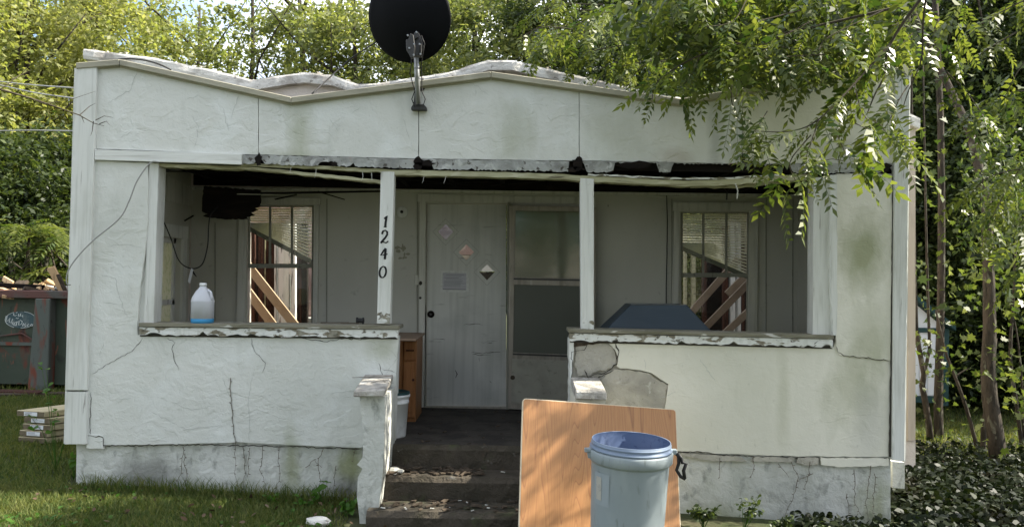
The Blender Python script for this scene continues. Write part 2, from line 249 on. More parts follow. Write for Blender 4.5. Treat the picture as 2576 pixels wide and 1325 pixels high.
# ------------------------------------------------------------------ builders
class MB:
    def __init__(s): s.v = []; s.f = []
    def add(s, vs, fs):
        o = len(s.v); s.v += [tuple(v) for v in vs]; s.f += [tuple(i+o for i in f) for f in fs]; return s
    def hexa(s, p):   # 4 front (ccw), 4 back
        return s.add(p, [(0, 1, 2, 3), (7, 6, 5, 4), (0, 4, 5, 1), (1, 5, 6, 2), (2, 6, 7, 3), (3, 7, 4, 0)])
    def box(s, x0, x1, y0, y1, z0, z1):
        return s.hexa([(x0, y0, z0), (x1, y0, z0), (x1, y0, z1), (x0, y0, z1), (x0, y1, z0), (x1, y1, z0), (x1, y1, z1), (x0, y1, z1)])
    def obox(s, c, ax, ay, az):  # centre, half axis vectors
        c, ax, ay, az = map(Vector, (c, ax, ay, az))
        return s.hexa([c-ax-ay-az, c+ax-ay-az, c+ax-ay+az, c-ax-ay+az, c-ax+ay-az, c+ax+ay-az, c+ax+ay+az, c-ax+ay+az])
    def plate(s, outer, holes=(), dv=(0, .04, 0)):
        loops = [[Vector(p) for p in outer]]+[[Vector(p) for p in h] for h in holes]
        flat = [p for l in loops for p in l]; N = len(flat); dv = Vector(dv)
        tris = tessellate_polygon(loops)
        s2 = []
        for t in tris:
            a, b, c = (flat[i] for i in t)
            s2.append(tuple(t) if (b-a).cross(c-a).dot(dv) < 0 else (t[0], t[2], t[1]))
        fs = list(s2)+[(a+N, c+N, b+N) for a, b, c in s2]
        o = 0
        for l in loops:
            k = len(l)
            for i in range(k): fs.append((o+i, o+(i+1) % k, o+(i+1) % k+N, o+i+N))
            o += k
        return s.add(flat+[p+dv for p in flat], fs)
    def tube(s, pts, r, n=6, cap=True):
        pts = [Vector(p) for p in pts]; rs = r if isinstance(r, (list, tuple)) else [r]*len(pts)
        o = len(s.v); prev = None
        for i, p in enumerate(pts):
            d = (pts[min(i+1, len(pts)-1)]-pts[max(i-1, 0)]); d = d.normalized() if d.length > 1e-9 else Vector((0, 0, 1))
            a = prev - d*prev.dot(d) if prev is not None else d.orthogonal()
            a = a.normalized() if a.length > 1e-6 else d.orthogonal().normalized(); prev = a; b = d.cross(a)
            for k in range(n):
                t = 2*math.pi*k/n; s.v.append(tuple(p+(a*math.cos(t)+b*math.sin(t))*rs[i]))
        for i in range(len(pts)-1):
            for k in range(n):
                k2 = (k+1) % n; s.f.append((o+i*n+k, o+i*n+k2, o+(i+1)*n+k2, o+(i+1)*n+k))
        if cap: s.f.append(tuple(o+k for k in range(n))[::-1]); s.f.append(tuple(o+(len(pts)-1)*n+k for k in range(n)))
        return s
    def lathe(s, prof, c=(0, 0, 0), n=24, M=None):
        o = len(s.v); c = Vector(c)
        for (r, z) in prof:
            for k in range(n):
                t = 2*math.pi*k/n; p = Vector((r*math.cos(t), r*math.sin(t), z))
                if M is not None: p = M @ p
                s.v.append(tuple(p+c))
        for i in range(len(prof)-1):
            for k in range(n):
                k2 = (k+1) % n; s.f.append((o+i*n+k, o+i*n+k2, o+(i+1)*n+k2, o+(i+1)*n+k))
        return s
    def obj(s, name, m, parent=None, smooth=False, bevel=0, label=None):
        me = bpy.data.meshes.new(name)
        off = Vector(parent['_o']) if parent is not None and '_o' in parent else Vector((0, 0, 0))
        me.from_pydata([tuple(Vector(v)-off) for v in s.v], [], s.f)
        bm = bmesh.new(); bm.from_mesh(me); bmesh.ops.recalc_face_normals(bm, faces=bm.faces)
        if bevel: 
            bmesh.ops.bevel(bm, geom=[e for e in bm.edges if len(e.link_faces) == 2 and e.calc_face_angle(0) > .6], offset=bevel, segments=1, affect='EDGES', clamp_overlap=True)
        bm.to_mesh(me); bm.free()
        if smooth:
            for p in me.polygons: p.use_smooth = True
        me.materials.append(m)
        o = bpy.data.objects.new(name, me); COL.objects.link(o)
        if parent is not None:
            o.parent = parent
            if '_o' in parent: o['_o'] = list(parent['_o'])
        if label: o['label'] = label
        return o
def thing(name, label, cat, loc, group=None):
    o = bpy.data.objects.new(name, None); COL.objects.link(o); o.location = loc; o.empty_display_size = .1
    o['label'] = label; o['category'] = cat; o['_o'] = list(loc)
    if group: o['group'] = group
    return o
def tag(o, label, cat, group=None):
    o['label'] = label; o['category'] = cat
    if group: o['group'] = group
    return o
def PL(pts, Y): return [P(x, y, Y) for x, y in pts]
def rough(pts, Y, step=14, amp=1.0, seed=0):
    """pixel outline -> roughened outline on plane Y"""
    r = random.Random(seed); out = []
    n = len(pts)
    for i in range(n):
        a = pts[i]; b = pts[(i+1) % n]; L = math.hypot(b[0]-a[0], b[1]-a[1]); k = max(1, int(L/step))
        for j in range(k):
            t = j/k; jx = 0 if j == 0 else r.uniform(-amp, amp); jy = 0 if j == 0 else r.uniform(-amp, amp)
            out.append(P(a[0]+(b[0]-a[0])*t+jx, a[1]+(b[1]-a[1])*t+jy, Y))
    return out
def interp(prof, x):
    for (a, b), (c, d) in zip(prof, prof[1:]):
        if a <= x <= c: return b+(d-b)*(x-a)/(c-a)
    return prof[0][1] if x < prof[0][0] else prof[-1][1]

YF = 6.55; YB = 8.35
# ------------------------------------------------------------------ ground
def terrain():
    xs = np.unique(np.concatenate([np.linspace(-120, -12, 22), np.linspace(-12, 12, 97), np.linspace(12, 120, 22)]))
    ys = np.unique(np.concatenate([np.linspace(-60, 3, 20), np.linspace(3, 16, 66), np.linspace(16, 160, 30)]))
    v = [(x, y, gz(x, y)+(0 if y < 40 else (y-40)*.12)) for y in ys for x in xs]; nx = len(xs)
    f = [(j*nx+i, j*nx+i+1, (j+1)*nx+i+1, (j+1)*nx+i) for j in range(len(ys)-1) for i in range(nx-1)]
    o = MB().add(v, f).obj('ground', soil, smooth=True); o['kind'] = 'structure'
terrain()

# ------------------------------------------------------------------ the house
H = thing('derelict_house', 'white stucco bungalow with open porch, peeling boards and collapsed roof, numbered 1240', 'house', (-.3, 7.4, 0))
top = [(192, 158), (300, 149), (732, 244), (1235, 180), (1713, 248), (2190, 164), (2296, 173)]
def tp(x): return interp(top, x)
bot = [(240, 374), (607, 387), (650, 389), (1052, 399), (1457, 404), (1868, 411), (2250, 411)]
seams = [243, 650, 1053, 1457, 1868, 2248]
for i in range(5):
    a, b = seams[i]+(.9 if i else 0), seams[i+1]-.9
    xs = [a]+[x for x, _ in top if a < x < b]+[b]
    pts = [(x, tp(x)+7) for x in xs]+[(b, interp(bot, b)), (a, interp(bot, a))]
    MB().plate(rough(pts, YF, 22, .5, i), dv=(0, .035, 0)).obj('fascia_panel', stucco if i < 4 else stucco_r, H)
MB().plate([P(x, tp(x)+9, YF+.04) for x in [200, 300, 732, 1235, 1713, 2190, 2285]]+[P(2285, 400, YF+.04), P(200, 385, YF+.04)], dv=(0, .05, 0)).obj('fascia_backing', black_wood, H)
# coping boards
for i in range(6):
    (a, ya), (b, yb) = top[i], top[i+1]
    if i in (0,): a -= 2
    p = []
    for Y, dy in ((YF-.045, 0), ):
        fr = [P(a+.5, ya+15, Y), P(b-.5, yb+15, Y), P(b-.5, yb, Y), P(a+.5, ya, Y)]
    bk = [q+Vector((0, .20, 0)) for q in fr]
    MB().hexa(fr+bk).obj('coping_board', coping_m, H, bevel=.004)
    MB().plate([P(a+1, ya+14, YF-.02), P(b-1, yb+14, YF-.02), P(b-1, yb+20, YF-.02), P(a+1, ya+20, YF-.02)], dv=(0, .019, 0)).obj('coping_drip_edge', coping_m, H)
# corner boards
MB().plate(PL([(190, 172), (243, 168), (218, 981), (163, 981)], YF-.035), dv=(0, .05, 0)).obj('corner_board', wood_w, H, bevel=.003)
MB().plate(PL([(163, 985), (218, 985), (217, 1117), (162, 1117)], YF-.03), dv=(0, .05, 0)).obj('corner_board', wood_w, H, bevel=.003)
MB().plate(PL([(187, 172), (192, 172), (164, 1115), (160, 1115)], YF-.01), dv=(0, .2, 0)).obj('corner_return_board', wood_w, H)
MB().plate(PL([(2252, 182), (2290, 184), (2276, 1160), (2245, 1157)], YF-.03), dv=(0, .05, 0)).obj('corner_board', wood_w, H, bevel=.003)
MB().plate(PL([(2288, 184), (2291, 184), (2278, 1160), (2275, 1160)], YF-.005), dv=(0, .25, 0)).obj('corner_return_board', wood_w, H)
# trim board under the left panel
MB().plate(PL([(238, 376), (608, 387), (607, 414), (238, 402)], YF-.03), dv=(0, .045, 0)).obj('trim_board', wood_wh, H, bevel=.002)
# peeled flashing strip with ragged rust holes
def ragged(xa, xb, ytop, ybot, gaps, seed):
    r = random.Random(seed); pts = []
    x = xa
    while x < xb: pts.append((x, interp(ytop, x)+r.uniform(-1, 1.2))); x += 9
    pts.append((xb, interp(ytop, xb)))
    low = []; x = xa
    while x <= xb:
        y = interp(ybot, x)+r.uniform(-3, 1.5)
        for (g0, g1, d) in gaps:
            if g0 < x < g1: y -= d*min(1, (x-g0)/8, (g1-x)/8)*(.85+.25*r.random())
        low.append((x, max(y, interp(ytop, x)+1.5))); x += 4.5
    return PL(pts+low[::-1], YF-.012)
yt = [(607, 389), (1050, 400), (1455, 405), (1865, 411), (2250, 411)]; yb_ = [(607, 412), (1050, 425), (1455, 433), (1960, 436), (2250, 435)]
MB().plate(ragged(610, 1043, yt, yb_, [(640, 666, 13), (690, 700, 5), (800, 850, 11), (880, 895, 12)], 1), dv=(0, .006, 0)).obj('flashing_strip', flash, H)
MB().plate(ragged(1060, 1432, yt, yb_, [(1052, 1090, 22), (1180, 1195, 5)], 2), dv=(0, .006, 0)).obj('flashing_strip', flash, H)
MB().plate(ragged(1466, 1872, yt, yb_, [(1430, 1476, 24), (1541, 1658, 27), (1686, 1990, 24)], 3), dv=(0, .006, 0)).obj('flashing_strip', flash, H)
MB().plate(ragged(1876, 2246, yt, yb_, [(1870, 1995, 22), (2225, 2247, 14)], 4), dv=(0, .006, 0)).obj('flashing_strip', flash, H)
MB().plate(PL([(600, 392), (2247, 414), (2247, 440), (600, 412)], YF+.05), dv=(0, .03, 0)).obj('void_shade_backing', black_wood, H)  # black backing stands in for the unlit ceiling void behind the strip
# rot blotches at the seams
def blob(px, py, rx, ry, Y, seed, n=14, amp=.35):
    r = random.Random(seed); return [P(px+rx*math.cos(t)*(1+r.uniform(-amp, amp)), py+ry*math.sin(t)*(1+r.uniform(-amp, amp)), Y) for t in [2*math.pi*i/n for i in range(n)]]
mb = MB()
for k, (x, y, rx, ry) in enumerate([(650, 402, 8, 16), (1052, 412, 12, 16), (1068, 411, 26, 8), (1455, 412, 14, 18), (1450, 425, 22, 8), (1870, 398, 7, 12), (1890, 408, 18, 4), (1600, 415, 40, 10), (840, 412, 8, 6), (2225, 422, 20, 10)]):
    MB().plate(blob(x, y, rx, ry, YF-.0155, 40+k), dv=(0, .002, 0)).obj('rot_hole', black_wood, H)
# porch beams sagging under the flashing
def strip(top_pts, h, Y, depth, seed, amp=1):
    r = random.Random(seed); t = []; 
    for (a, b), (c, d) in zip(top_pts, top_pts[1:]):
        k = max(1, int((c-a)/18))
        for j in range(k): t.append((a+(c-a)*j/k, b+(d-b)*j/k+r.uniform(-amp, amp)))
    t.append(top_pts[-1])
    low = [(x, y+h+r.uniform(-amp, amp)) for x, y in t][::-1]
    return MB().plate(PL(t+low, Y), dv=(0, depth, 0))
strip([(398, 411), (607, 418), (780, 434), (960, 454)], 8, YF+.03, .10, 5).obj('porch_beam', wood_beam, H)
strip([(607, 410), (800, 416), (1000, 428)], 8, YF+.02, .06, 51).obj('porch_beam', wood_beam, H)
strip([(978, 427), (1200, 431), (1400, 437), (1480, 443)], 13, YF+.005, .12, 6).obj('porch_beam', wood_beam, H)
strip([(1462, 442), (1600, 449), (1740, 455), (1880, 448), (2050, 436)], 14, YF+.012, .12, 7).obj('porch_beam', wood_beam, H)
strip([(1480, 437), (1700, 447), (1800, 448), (1960, 438)], 4, YF+.0, .05, 8, 1.5).obj('splintered_strip', wood_peel, H)
strip([(1740, 468), (1880, 466), (2040, 448)], 5, YF+.15, .05, 9, 1.5).obj('splintered_strip', wood_beam, H)
mb = MB()
for k in range(8):
    mb = MB(); x = rnd.uniform(640, 1960); y = interp([(640, 418), (1000, 440), (1460, 452), (1740, 468), (1960, 450)], x)
    mb.tube([P(x, y-2, YF+.01), P(x+rnd.uniform(-4, 4), y+rnd.uniform(5, 16), YF), P(x+rnd.uniform(-7, 7), y+rnd.uniform(12, 26), YF-.01)], [.003, .002, .001], 4); mb.obj('hanging_splinter', chip_m, H)
mb = MB().tube([P(1850, 462, YF), P(1856, 480, YF), P(1854, 500, YF)], .006, 4)
mb.obj('hanging_splinter', chip_m, H)

# stucco front left: pier and half wall
left = [(238, 404), (372, 410), (372, 560), (364, 640), (352, 720), (345, 815), (346, 842), (1002, 848), (996, 960), (990, 1112), (905, 1125), (760, 1119), (600, 1111), (520, 1114), (217, 1120), (217, 985), (219, 981)]
MB().plate(rough(left, YF, 18, 1.2, 11), dv=(0, .05, 0)).obj('stucco_skin', stucco, H)
MB().plate(PL([(235, 404), (370, 410), (370, 815), (1001, 846), (992, 1112), (205, 1112)], YF+.052), dv=(0, .14, 0)).obj('pier_core', wood_w, H)
# jamb
MB().plate(PL([(345, 409), (398, 411), (384, 820), (330, 820)], YF+.035), dv=(0, .017, 0)).obj('jamb_board', trimp if False else wood_w, H)
a = P(398, 411, YF+.02); b_ = P(384, 820, YF+.02)
MB().hexa([P(376, 410, YF+.015), P(399, 411, YF+.015), P(386, 818, YF+.015), P(362, 818, YF+.015)]+[q+Vector((0, .14, 0)) for q in [P(376, 410, YF+.015), P(399, 411, YF+.015), P(386, 818, YF+.015), P(362, 818, YF+.015)]]).obj('jamb_board', wood_w, H)
# sill left
def sill(x0, y0, x1, y1, mtop, mface, seed):
    r = random.Random(seed)
    fr = PL([(x0, y0+9), (x1, y1+9), (x1, y1), (x0, y0)], YF-.05); bk = [q+Vector((0, .26, .0)) for q in fr]
    MB().hexa(fr+bk).obj('sill_cap', mtop, H, bevel=.003)
    pts = [(x0+2, y0+10.5), (x1-2, y1+10.5), (x1-4, y1+32)]
    x = x1-10
    while x > x0+8:
        pts.append((x, y0+(y1-y0)*(x-x0)/(x1-x0)+30+r.uniform(-3, 2)-(10*r.random() if r.random() < .12 else 0))); x -= 11
    pts.append((x0+3, y0+30))
    MB().plate(PL(pts, YF-.035), dv=(0, .05, 0)).obj('sill_board', mface, H)
    MB().plate(PL([(x0+4, y0+28), (x1-4, y1+28), (x1-4, y1+34), (x0+4, y0+34)], YF-.004), dv=(0, .01, 0)).obj('sill_gap', crackm, H)
sill(348, 812, 1004, 819, wood_green, wood_peel, 3)
sill(1430, 827, 2098, 843, wood_green, wood_peel, 4)
# right half wall and pier
MB().plate(PL([(1434, 846), (2106, 862), (2106, 437), (2244, 437), (2236, 1158), (1434, 1158)], YF+.03), dv=(0, .17, 0)).obj('half_wall_core', concrete, H)
right = [(2104, 437), (2246, 438), (2240, 1148), (1990, 1146), (1780, 1138), (1700, 1133), (1660, 1136), (1450, 1136), (1450, 1033), (1560, 1030), (1672, 1030), (1676, 1010), (1682, 966), (1660, 952), (1640, 938), (1610, 930), (1560, 926), (1552, 921), (1556, 900), (1548, 880), (1530, 862), (1800, 866), (2096, 875), (2102, 860), (2106, 800), (2090, 620)]
MB().plate(rough(right, YF, 16, 1.3, 12), dv=(0, .029, 0)).obj('stucco_skin', stucco_r, H)
MB().plate(rough([(2104, 440), (2244, 440), (2240, 906), (2112, 893), (2103, 876)], YF-.008, 18, 1, 13), dv=(0, .0078, 0)).obj('pier_stucco', stucco_r, H)
MB().plate(rough([(2089, 440), (2106, 440), (2106, 800), (2104, 843), (2096, 843), (2088, 700)], YF-.012, 20, 1, 14), dv=(0, .05, 0)).obj('jamb_edge_plaster', wood_w, H)
MB().plate(PL([(2047, 446), (2090, 446), (2096, 843), (2045, 842)], YF+.02), dv=(0, .13, 0)).obj('jamb_board', wood_w, H)
MB().plate(rough([(1450, 868), (1500, 860), (1530, 864), (1545, 880), (1550, 905), (1540, 925), (1500, 935), (1480, 946), (1455, 945), (1445, 920)], YF+.012, 6, 2.6, 15), dv=(0, .017, 0)).obj('plaster_slab', concrete, H)
MB().plate(rough([(1545, 928), (1608, 933), (1636, 940), (1655, 955), (1680, 968), (1670, 1034), (1500, 1034), (1515, 950)], YF+.010, 6, 2.6, 16), dv=(0, .019, 0)).obj('plaster_slab', concrete, H)
MB().plate(rough([(1432, 852), (1444, 856), (1438, 960), (1440, 1030), (1431, 1030), (1434, 940)], YF-.002, 12, 1.5, 17), dv=(0, .20, 0)).obj('wall_end_paint', stucco, H)
MB().plate(rough([(1440, 850), (1525, 850), (1515, 862), (1440, 872)], YF+.005, 8, 2, 18), dv=(0, .02, 0)).obj('rotten_sill_end', debris_m, H)
# gap by the right corner board
MB().plate(rough([(2246, 437), (2251, 437), (2245, 900), (2243, 1148), (2236, 1148), (2240, 900)], YF-.010, 14, 1, 19), dv=(0, .002, 0)).obj('corner_gap', crackm, H)
# foundation
MB().plate(rough([(192, 1112), (700, 1112), (912, 1118), (912, 1330), (192, 1330)], YF+.03, 30, .8, 20), dv=(0, .18, 0)).obj('foundation_wall', found, H)
MB().plate(rough([(1440, 1130), (2240, 1146), (2240, 1420), (1440, 1420)], YF+.025, 30, .8, 21), dv=(0, .18, 0)).obj('foundation_wall', found, H)
for k, pts in enumerate([[(1900, 1149), (2000, 1150), (1995, 1162), (1930, 1160), (1890, 1158)], [(2008, 1150), (2060, 1151), (2058, 1168), (2030, 1170), (2004, 1163)], [(2064, 1150), (2236, 1152), (2236, 1170), (2120, 1174), (2066, 1168)], [(1700, 1138), (1860, 1148), (1880, 1160), (1790, 1158), (1712, 1146)]]):
    MB().plate(rough(pts, YF-.004, 10, 1.5, 22+k), dv=(0, .03, 0)).obj('broken_ledge', stucco_r if k == 2 else concrete, H)
MB().plate(rough([(219, 1090), (258, 1095), (260, 1128), (217, 1126)], YF-.006, 10, 1, 27), dv=(0, .03, 0)).obj('loose_stucco_corner', stucco, H)
MB().plate(PL([(2245, 1160), (2276, 1163), (2276, 1228), (2245, 1226)], YF+.3), dv=(0, .3, 0)).obj('foundation_return', found, H)

def crack(pts, w, Y=YF, seed=0, m=crackm, parent=H, name='crack', amp=2.2):
    r = random.Random(seed); q = []
    for (a, b), (c, d) in zip(pts, pts[1:]):
        k = max(1, int(math.hypot(c-a, d-b)/7))
        for j in range(k): q.append((a+(c-a)*j/k+r.uniform(-amp, amp)*(j > 0), b+(d-b)*j/k+r.uniform(-amp, amp)*(j > 0)))
    w *= .7; q.append(pts[-1]); n = len(q); mb = MB(); v = []; 
    for i, (x, y) in enumerate(q):
        dx = q[min(i+1, n-1)][0]-q[max(i-1, 0)][0]; dy = q[min(i+1, n-1)][1]-q[max(i-1, 0)][1]; L = math.hypot(dx, dy) or 1
        ww = w*.5*(.45+.9*r.random())*(1 if 0 < i < n-1 else .2)
        v += [P(x-dy/L*ww, y+dx/L*ww, Y-.0025), P(x+dy/L*ww, y-dx/L*ww, Y-.0025)]
    mb.add(v, [(2*i, 2*i+1, 2*i+3, 2*i+2) for i in range(n-1)]); return mb
ck = MB()
crackf = mat('crack_faint', (.40, .42, .39), rough=1)
def cjoin(o): o.obj('crack', crackm, H)
fine = MB()
def fjoin(o): o.obj('hairline_crack', crackf, H)
for i, (pts, w) in enumerate([([(2104, 870), (2108, 885), (2122, 894), (2170, 898), (2238, 908)], 2.6), ([(217, 1095), (258, 1099), (262, 1128)], 3), ([(229, 985), (226, 1060), (228, 1095)], 2),
      ([(420, 850), (440, 862), (432, 878), (438, 905), (450, 930)], 1.7), ([(760, 851), (815, 859), (860, 852), (940, 853)], 2.4), ([(230, 940), (280, 910), (330, 885), (360, 848)], 1.6), ([(632, 850), (640, 882), (668, 912), (660, 936)], 1.6), ([(952, 912), (962, 940), (960, 975)], 1.8), ([(962, 928), (990, 935), (1000, 940)], 1.4),
      ([(1548, 862), (1556, 880), (1552, 915), (1520, 938), (1480, 945)], 4), ([(1470, 930), (1478, 948), (1500, 952), (1545, 930)], 3.5), ([(1700, 1136), (1760, 1136), (1800, 1142), (1900, 1148)], 3.5), ([(1960, 1148), (2000, 1150), (2020, 1158)], 3), ([(1900, 1149), (2235, 1153)], 2), ([(2058, 1150), (2062, 1165)], 2), ([(217, 1121), (520, 1118), (760, 1123), (905, 1129)], 3.2), ([(905, 1160), (940, 1168), (968, 1178)], 1.5),
      ([(1480, 855), (1470, 880), (1438, 885), (1440, 960)], 2)]):
    cjoin(crack(pts, w, YF-(.006 if i in (0, 1) else 0), i))
rr = random.Random(5)
for i, pts in enumerate([[(250, 690), (290, 700), (300, 745), (320, 800)], [(260, 860), (250, 900)], [(260, 760), (300, 765)], [(270, 620), (310, 615), (360, 622)], [(640, 925), (625, 1000), (628, 1110)], [(560, 950), (580, 1000), (590, 1110)], [(1190, 210), (1230, 240)], [(270, 260), (330, 225), (345, 180)], [(400, 215), (410, 240)], [(470, 250), (500, 240)], [(560, 270), (575, 330)], [(480, 290), (500, 320), (490, 370)], [(330, 330), (300, 350)], [(600, 240), (580, 300)],
      [(880, 290), (905, 270)], [(830, 300), (850, 330)], [(1015, 300), (1030, 350)], [(430, 1010), (480, 1030), (540, 1020)], [(300, 1005), (330, 1000)], [(380, 1035), (470, 1080), (560, 1070)], [(900, 980), (830, 990)], [(700, 1020), (760, 1030)], [(1660, 1000), (1700, 985)], [(1620, 900), (1625, 930)], [(1760, 900), (1800, 960)], [(980, 880), (1000, 900), (970, 940)]]):
    fjoin(crack(pts, 1.2, YF, 100+i))
# panel seams dark line
sm = MB()
for s_ in seams[1:5]:
    MB().plate(PL([(s_-.5, tp(s_)+18), (s_+.5, tp(s_)+18), (s_+.5, interp(bot, s_)), (s_-.5, interp(bot, s_))], YF+.02), dv=(0, .01, 0)).obj('panel_seam', crackm, H)
# left-over vines on foundation and wall (dry)
def vine(pts, w, seed, Y=YF):
    r = random.Random(seed); q = []
    for (a, b), (c, d) in zip(pts, pts[1:]):
        k = max(1, int(math.hypot(c-a, d-b)/9))
        for j in range(k): q.append(P(a+(c-a)*j/k+r.uniform(-2.8, 2.8), b+(d-b)*j/k, Y-.004))
    q.append(P(*pts[-1], Y-.006)); mb = MB().tube(q, [w*(1-.6*i/len(q)) for i in range(len(q))], 4)
    for p in q[1::2]:
        s_ = r.choice((-1, 1)); mb.tube([p, p+Vector((s_*r.uniform(.008, .02), -.002, r.uniform(-.008, .008)))], [.004, .002], 4)
    return mb
V1 = thing('dry_vine', 'dry leafless creeper stems clinging to the left foundation and half wall', 'vine', tuple(P(600, 1250, YF)))
for i, pts in enumerate([[(578, 950), (584, 1040), (590, 1110), (592, 1190), (600, 1240)], [(462, 1122), (455, 1190), (435, 1255)], [(462, 1140), (470, 1200), (450, 1270)], [(612, 1122), (618, 1180), (608, 1240)], [(630, 1125), (622, 1200)], [(660, 1122), (655, 1180), (672, 1240)], [(700, 1122), (704, 1200), (680, 1265)], [(816, 1125), (800, 1160), (808, 1210), (780, 1290)], [(770, 1175), (790, 1155), (810, 1175)], [(895, 1125), (888, 1160)], [(845, 1170), (835, 1250)]]):
    vine(pts, .0030, i).obj('stem', vine_m, V1)
V2 = thing('dry_vine', 'branching dry creeper on the right foundation below the long crack', 'vine', tuple(P(2020, 1250, YF)))
for i, pts in enumerate([[(1990, 1160), (2010, 1200), (1990, 1260), (1975, 1300)], [(1960, 1165), (1985, 1200)], [(2040, 1160), (2025, 1230)], [(2045, 1190), (2010, 1205)], [(2148, 1180), (2150, 1260), (2175, 1310)], [(2190, 1170), (2178, 1260), (2186, 1330)], [(2200, 1190), (2196, 1290)], [(2130, 1240), (2136, 1300)], [(1893, 1150), (1898, 1180), (1886, 1200)], [(1812, 1150), (1810, 1200)]]):
    vine(pts, .003, 30+i, YF).obj('stem', vine_m, V2)

# porch floor, steps, wing walls
fz = .39
X0, X1 = -3.2, 2.85
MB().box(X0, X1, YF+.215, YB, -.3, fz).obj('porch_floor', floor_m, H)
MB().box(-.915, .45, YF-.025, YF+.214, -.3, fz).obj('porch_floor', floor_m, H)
def jbox(x0, x1, y0, y1, z0, z1, seed, nx=22):
    """box with a worn, uneven front edge"""
    r = random.Random(seed); mb = MB(); v = []
    for i in range(nx+1):
        x = x0+(x1-x0)*i/nx; e = r.uniform(-.014, .010); g = r.uniform(-.010, .006)
        v += [(x, y0+.006*r.random(), z0), (x, y0+e*.3, z1-.035), (x, y0+.018+abs(e), z1+g*.6), (x, y1, z1)]
    fs = [(4*i+j, 4*i+4+j, 4*i+5+j, 4*i+1+j) for i in range(nx) for j in range(3)]
    return mb.add(v, fs+[(0, 1, 2, 3), (4*nx+3, 4*nx+2, 4*nx+1, 4*nx)])
sx0, sx1 = -.935, .47
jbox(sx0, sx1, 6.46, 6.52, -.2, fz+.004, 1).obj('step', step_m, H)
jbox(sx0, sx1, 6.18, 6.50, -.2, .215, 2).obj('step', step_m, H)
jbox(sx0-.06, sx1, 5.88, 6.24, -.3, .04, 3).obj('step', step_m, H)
wl = [P(905, 997, 6.0), P(914, 1100, 6.0), P(912, 1150, 6.0), P(898, 1168, 6.0), P(912, 1178, 6.0), P(900, 1200, 6.0), P(898, 1250, 6.0), P(904, 1300, 6.0), P(905, 1345, 6.0), P(942, 1345, 6.0), P(952, 1290, 6.0), P(962, 1200, 6.0), P(967, 1120, 6.0), P(968, 997, 6.0)]
MB().plate(wl, dv=(0, .56, 0)).obj('left_wing_wall' if False else 'wing_wall', found, H)
fr = PL([(888, 998), (966, 998), (969, 979), (890, 983)], 5.93)
MB().hexa(fr+[P(916, 958, 6.56), P(988, 958, 6.56), P(990, 941, 6.56), P(917, 941, 6.56)]).obj('wing_wall_cap', capstone, H, bevel=.008)
MB().plate([P(1447, 1000, 6.0), P(1523, 1003, 6.0), P(1523, 1400, 6.0), P(1447, 1400, 6.0)], dv=(0, .54, 0)).obj('wing_wall', stucco_r, H)
MB().hexa(PL([(1447, 1004), (1527, 1007), (1526, 986), (1448, 983)], 5.93)+[P(1436, 966, 6.53), P(1510, 966, 6.53), P(1508, 949, 6.53), P(1436, 948, 6.53)]).obj('wing_wall_cap', capstone, H, bevel=.008)
sp_ = MB()
for k in range(6): sp_.tube([P(926+k*8, 968-rnd.random()*8, 6.2), P(960+k*6, 964-rnd.random()*12, 6.3)], [.003, .001], 4)
sp_.tube([P(886, 949, 6.25), P(960, 947, 6.3), P(985, 945, 6.35)], [.002, .004, .002], 4)
sp_.obj('peeling_slivers', debris_m, H)['kind'] = 'stuff'

# ------------------------------------------------------------------ posts with the house number
def quadpost(pts, Y, d): return MB().hexa(PL([pts[3], pts[2], pts[1], pts[0]], Y)+[q+Vector((0, d, 0)) for q in PL([pts[3], pts[2], pts[1], pts[0]], Y)])
post1 = quadpost([(958, 432), (992, 432), (981, 815), (948, 813)], YF+.0, .1).obj('porch_post', wood_w, H, bevel=.003)
post2 = quadpost([(1460, 448), (1494, 450), (1494, 829), (1462, 827)], YF+.0, .1).obj('porch_post', wood_w, H, bevel=.003)
for k, (pts, c) in enumerate([([(949, 790), (958, 780), (966, 795), (974, 783), (981, 790), (981, 814), (948, 812)], wood_peel), ([(1463, 806), (1472, 798), (1480, 810), (1490, 802), (1494, 810), (1494, 828), (1462, 826)], wood_peel)]):
    MB().plate(rough(pts, YF-.004, 6, 1, 60+k), dv=(0, .0035, 0)).obj('peeling_foot', c, H)
def stroke(pts, w, Y, cyc=False):
    mb = MB(); n = len(pts); v = []
    for i, (x, y) in enumerate(pts):
        a = pts[(i-1) % n] if (cyc or i > 0) else pts[i]; b = pts[(i+1) % n] if (cyc or i < n-1) else pts[i]
        dx, dy = b[0]-a[0], b[1]-a[1]; L = math.hypot(dx, dy) or 1; ww = w*.5*(1.25 if abs(dy) > abs(dx) else .8)
        v += [P(x-dy/L*ww, y+dx/L*ww, Y), P(x+dy/L*ww, y-dx/L*ww, Y)]
    mb.add(v, [(2*i, 2*i+1, 2*(i+1)+1, 2*(i+1)) for i in range(n-1)]+([(2*n-2, 2*n-1, 1, 0)] if cyc else []))
    return mb
def curve(f, a, b, n): return [f(a+(b-a)*i/n) for i in range(n+1)]
YD = YF-.003
digs = []
d = stroke([(967, 551), (973, 543), (970, 560), (969, 572)], 4.6, YD); e = stroke([(965, 571), (973, 570)], 2.5, YD); d.add(e.v, e.f); digs.append(d)
d = stroke([(961, 589), (963, 582), (969, 579), (974, 583), (974, 590), (969, 598), (962, 606), (958, 611)], 4.2, YD); e = stroke([(957, 611), (964, 608), (971, 611), (977, 606)], 4, YD); d.add(e.v, e.f); digs.append(d)
d = stroke([(970, 624), (964, 632), (958, 642), (965, 641), (975, 639)], 3.6, YD); e = stroke([(970, 625), (969, 640), (968, 652)], 4.8, YD); d.add(e.v, e.f); digs.append(d)
d = stroke([(963+8.2*math.cos(t)+1.4*math.sin(-t), 684+14*math.sin(t)) for t in [2*math.pi*i/18 for i in range(18)]], 4, YD, True); digs.append(d)
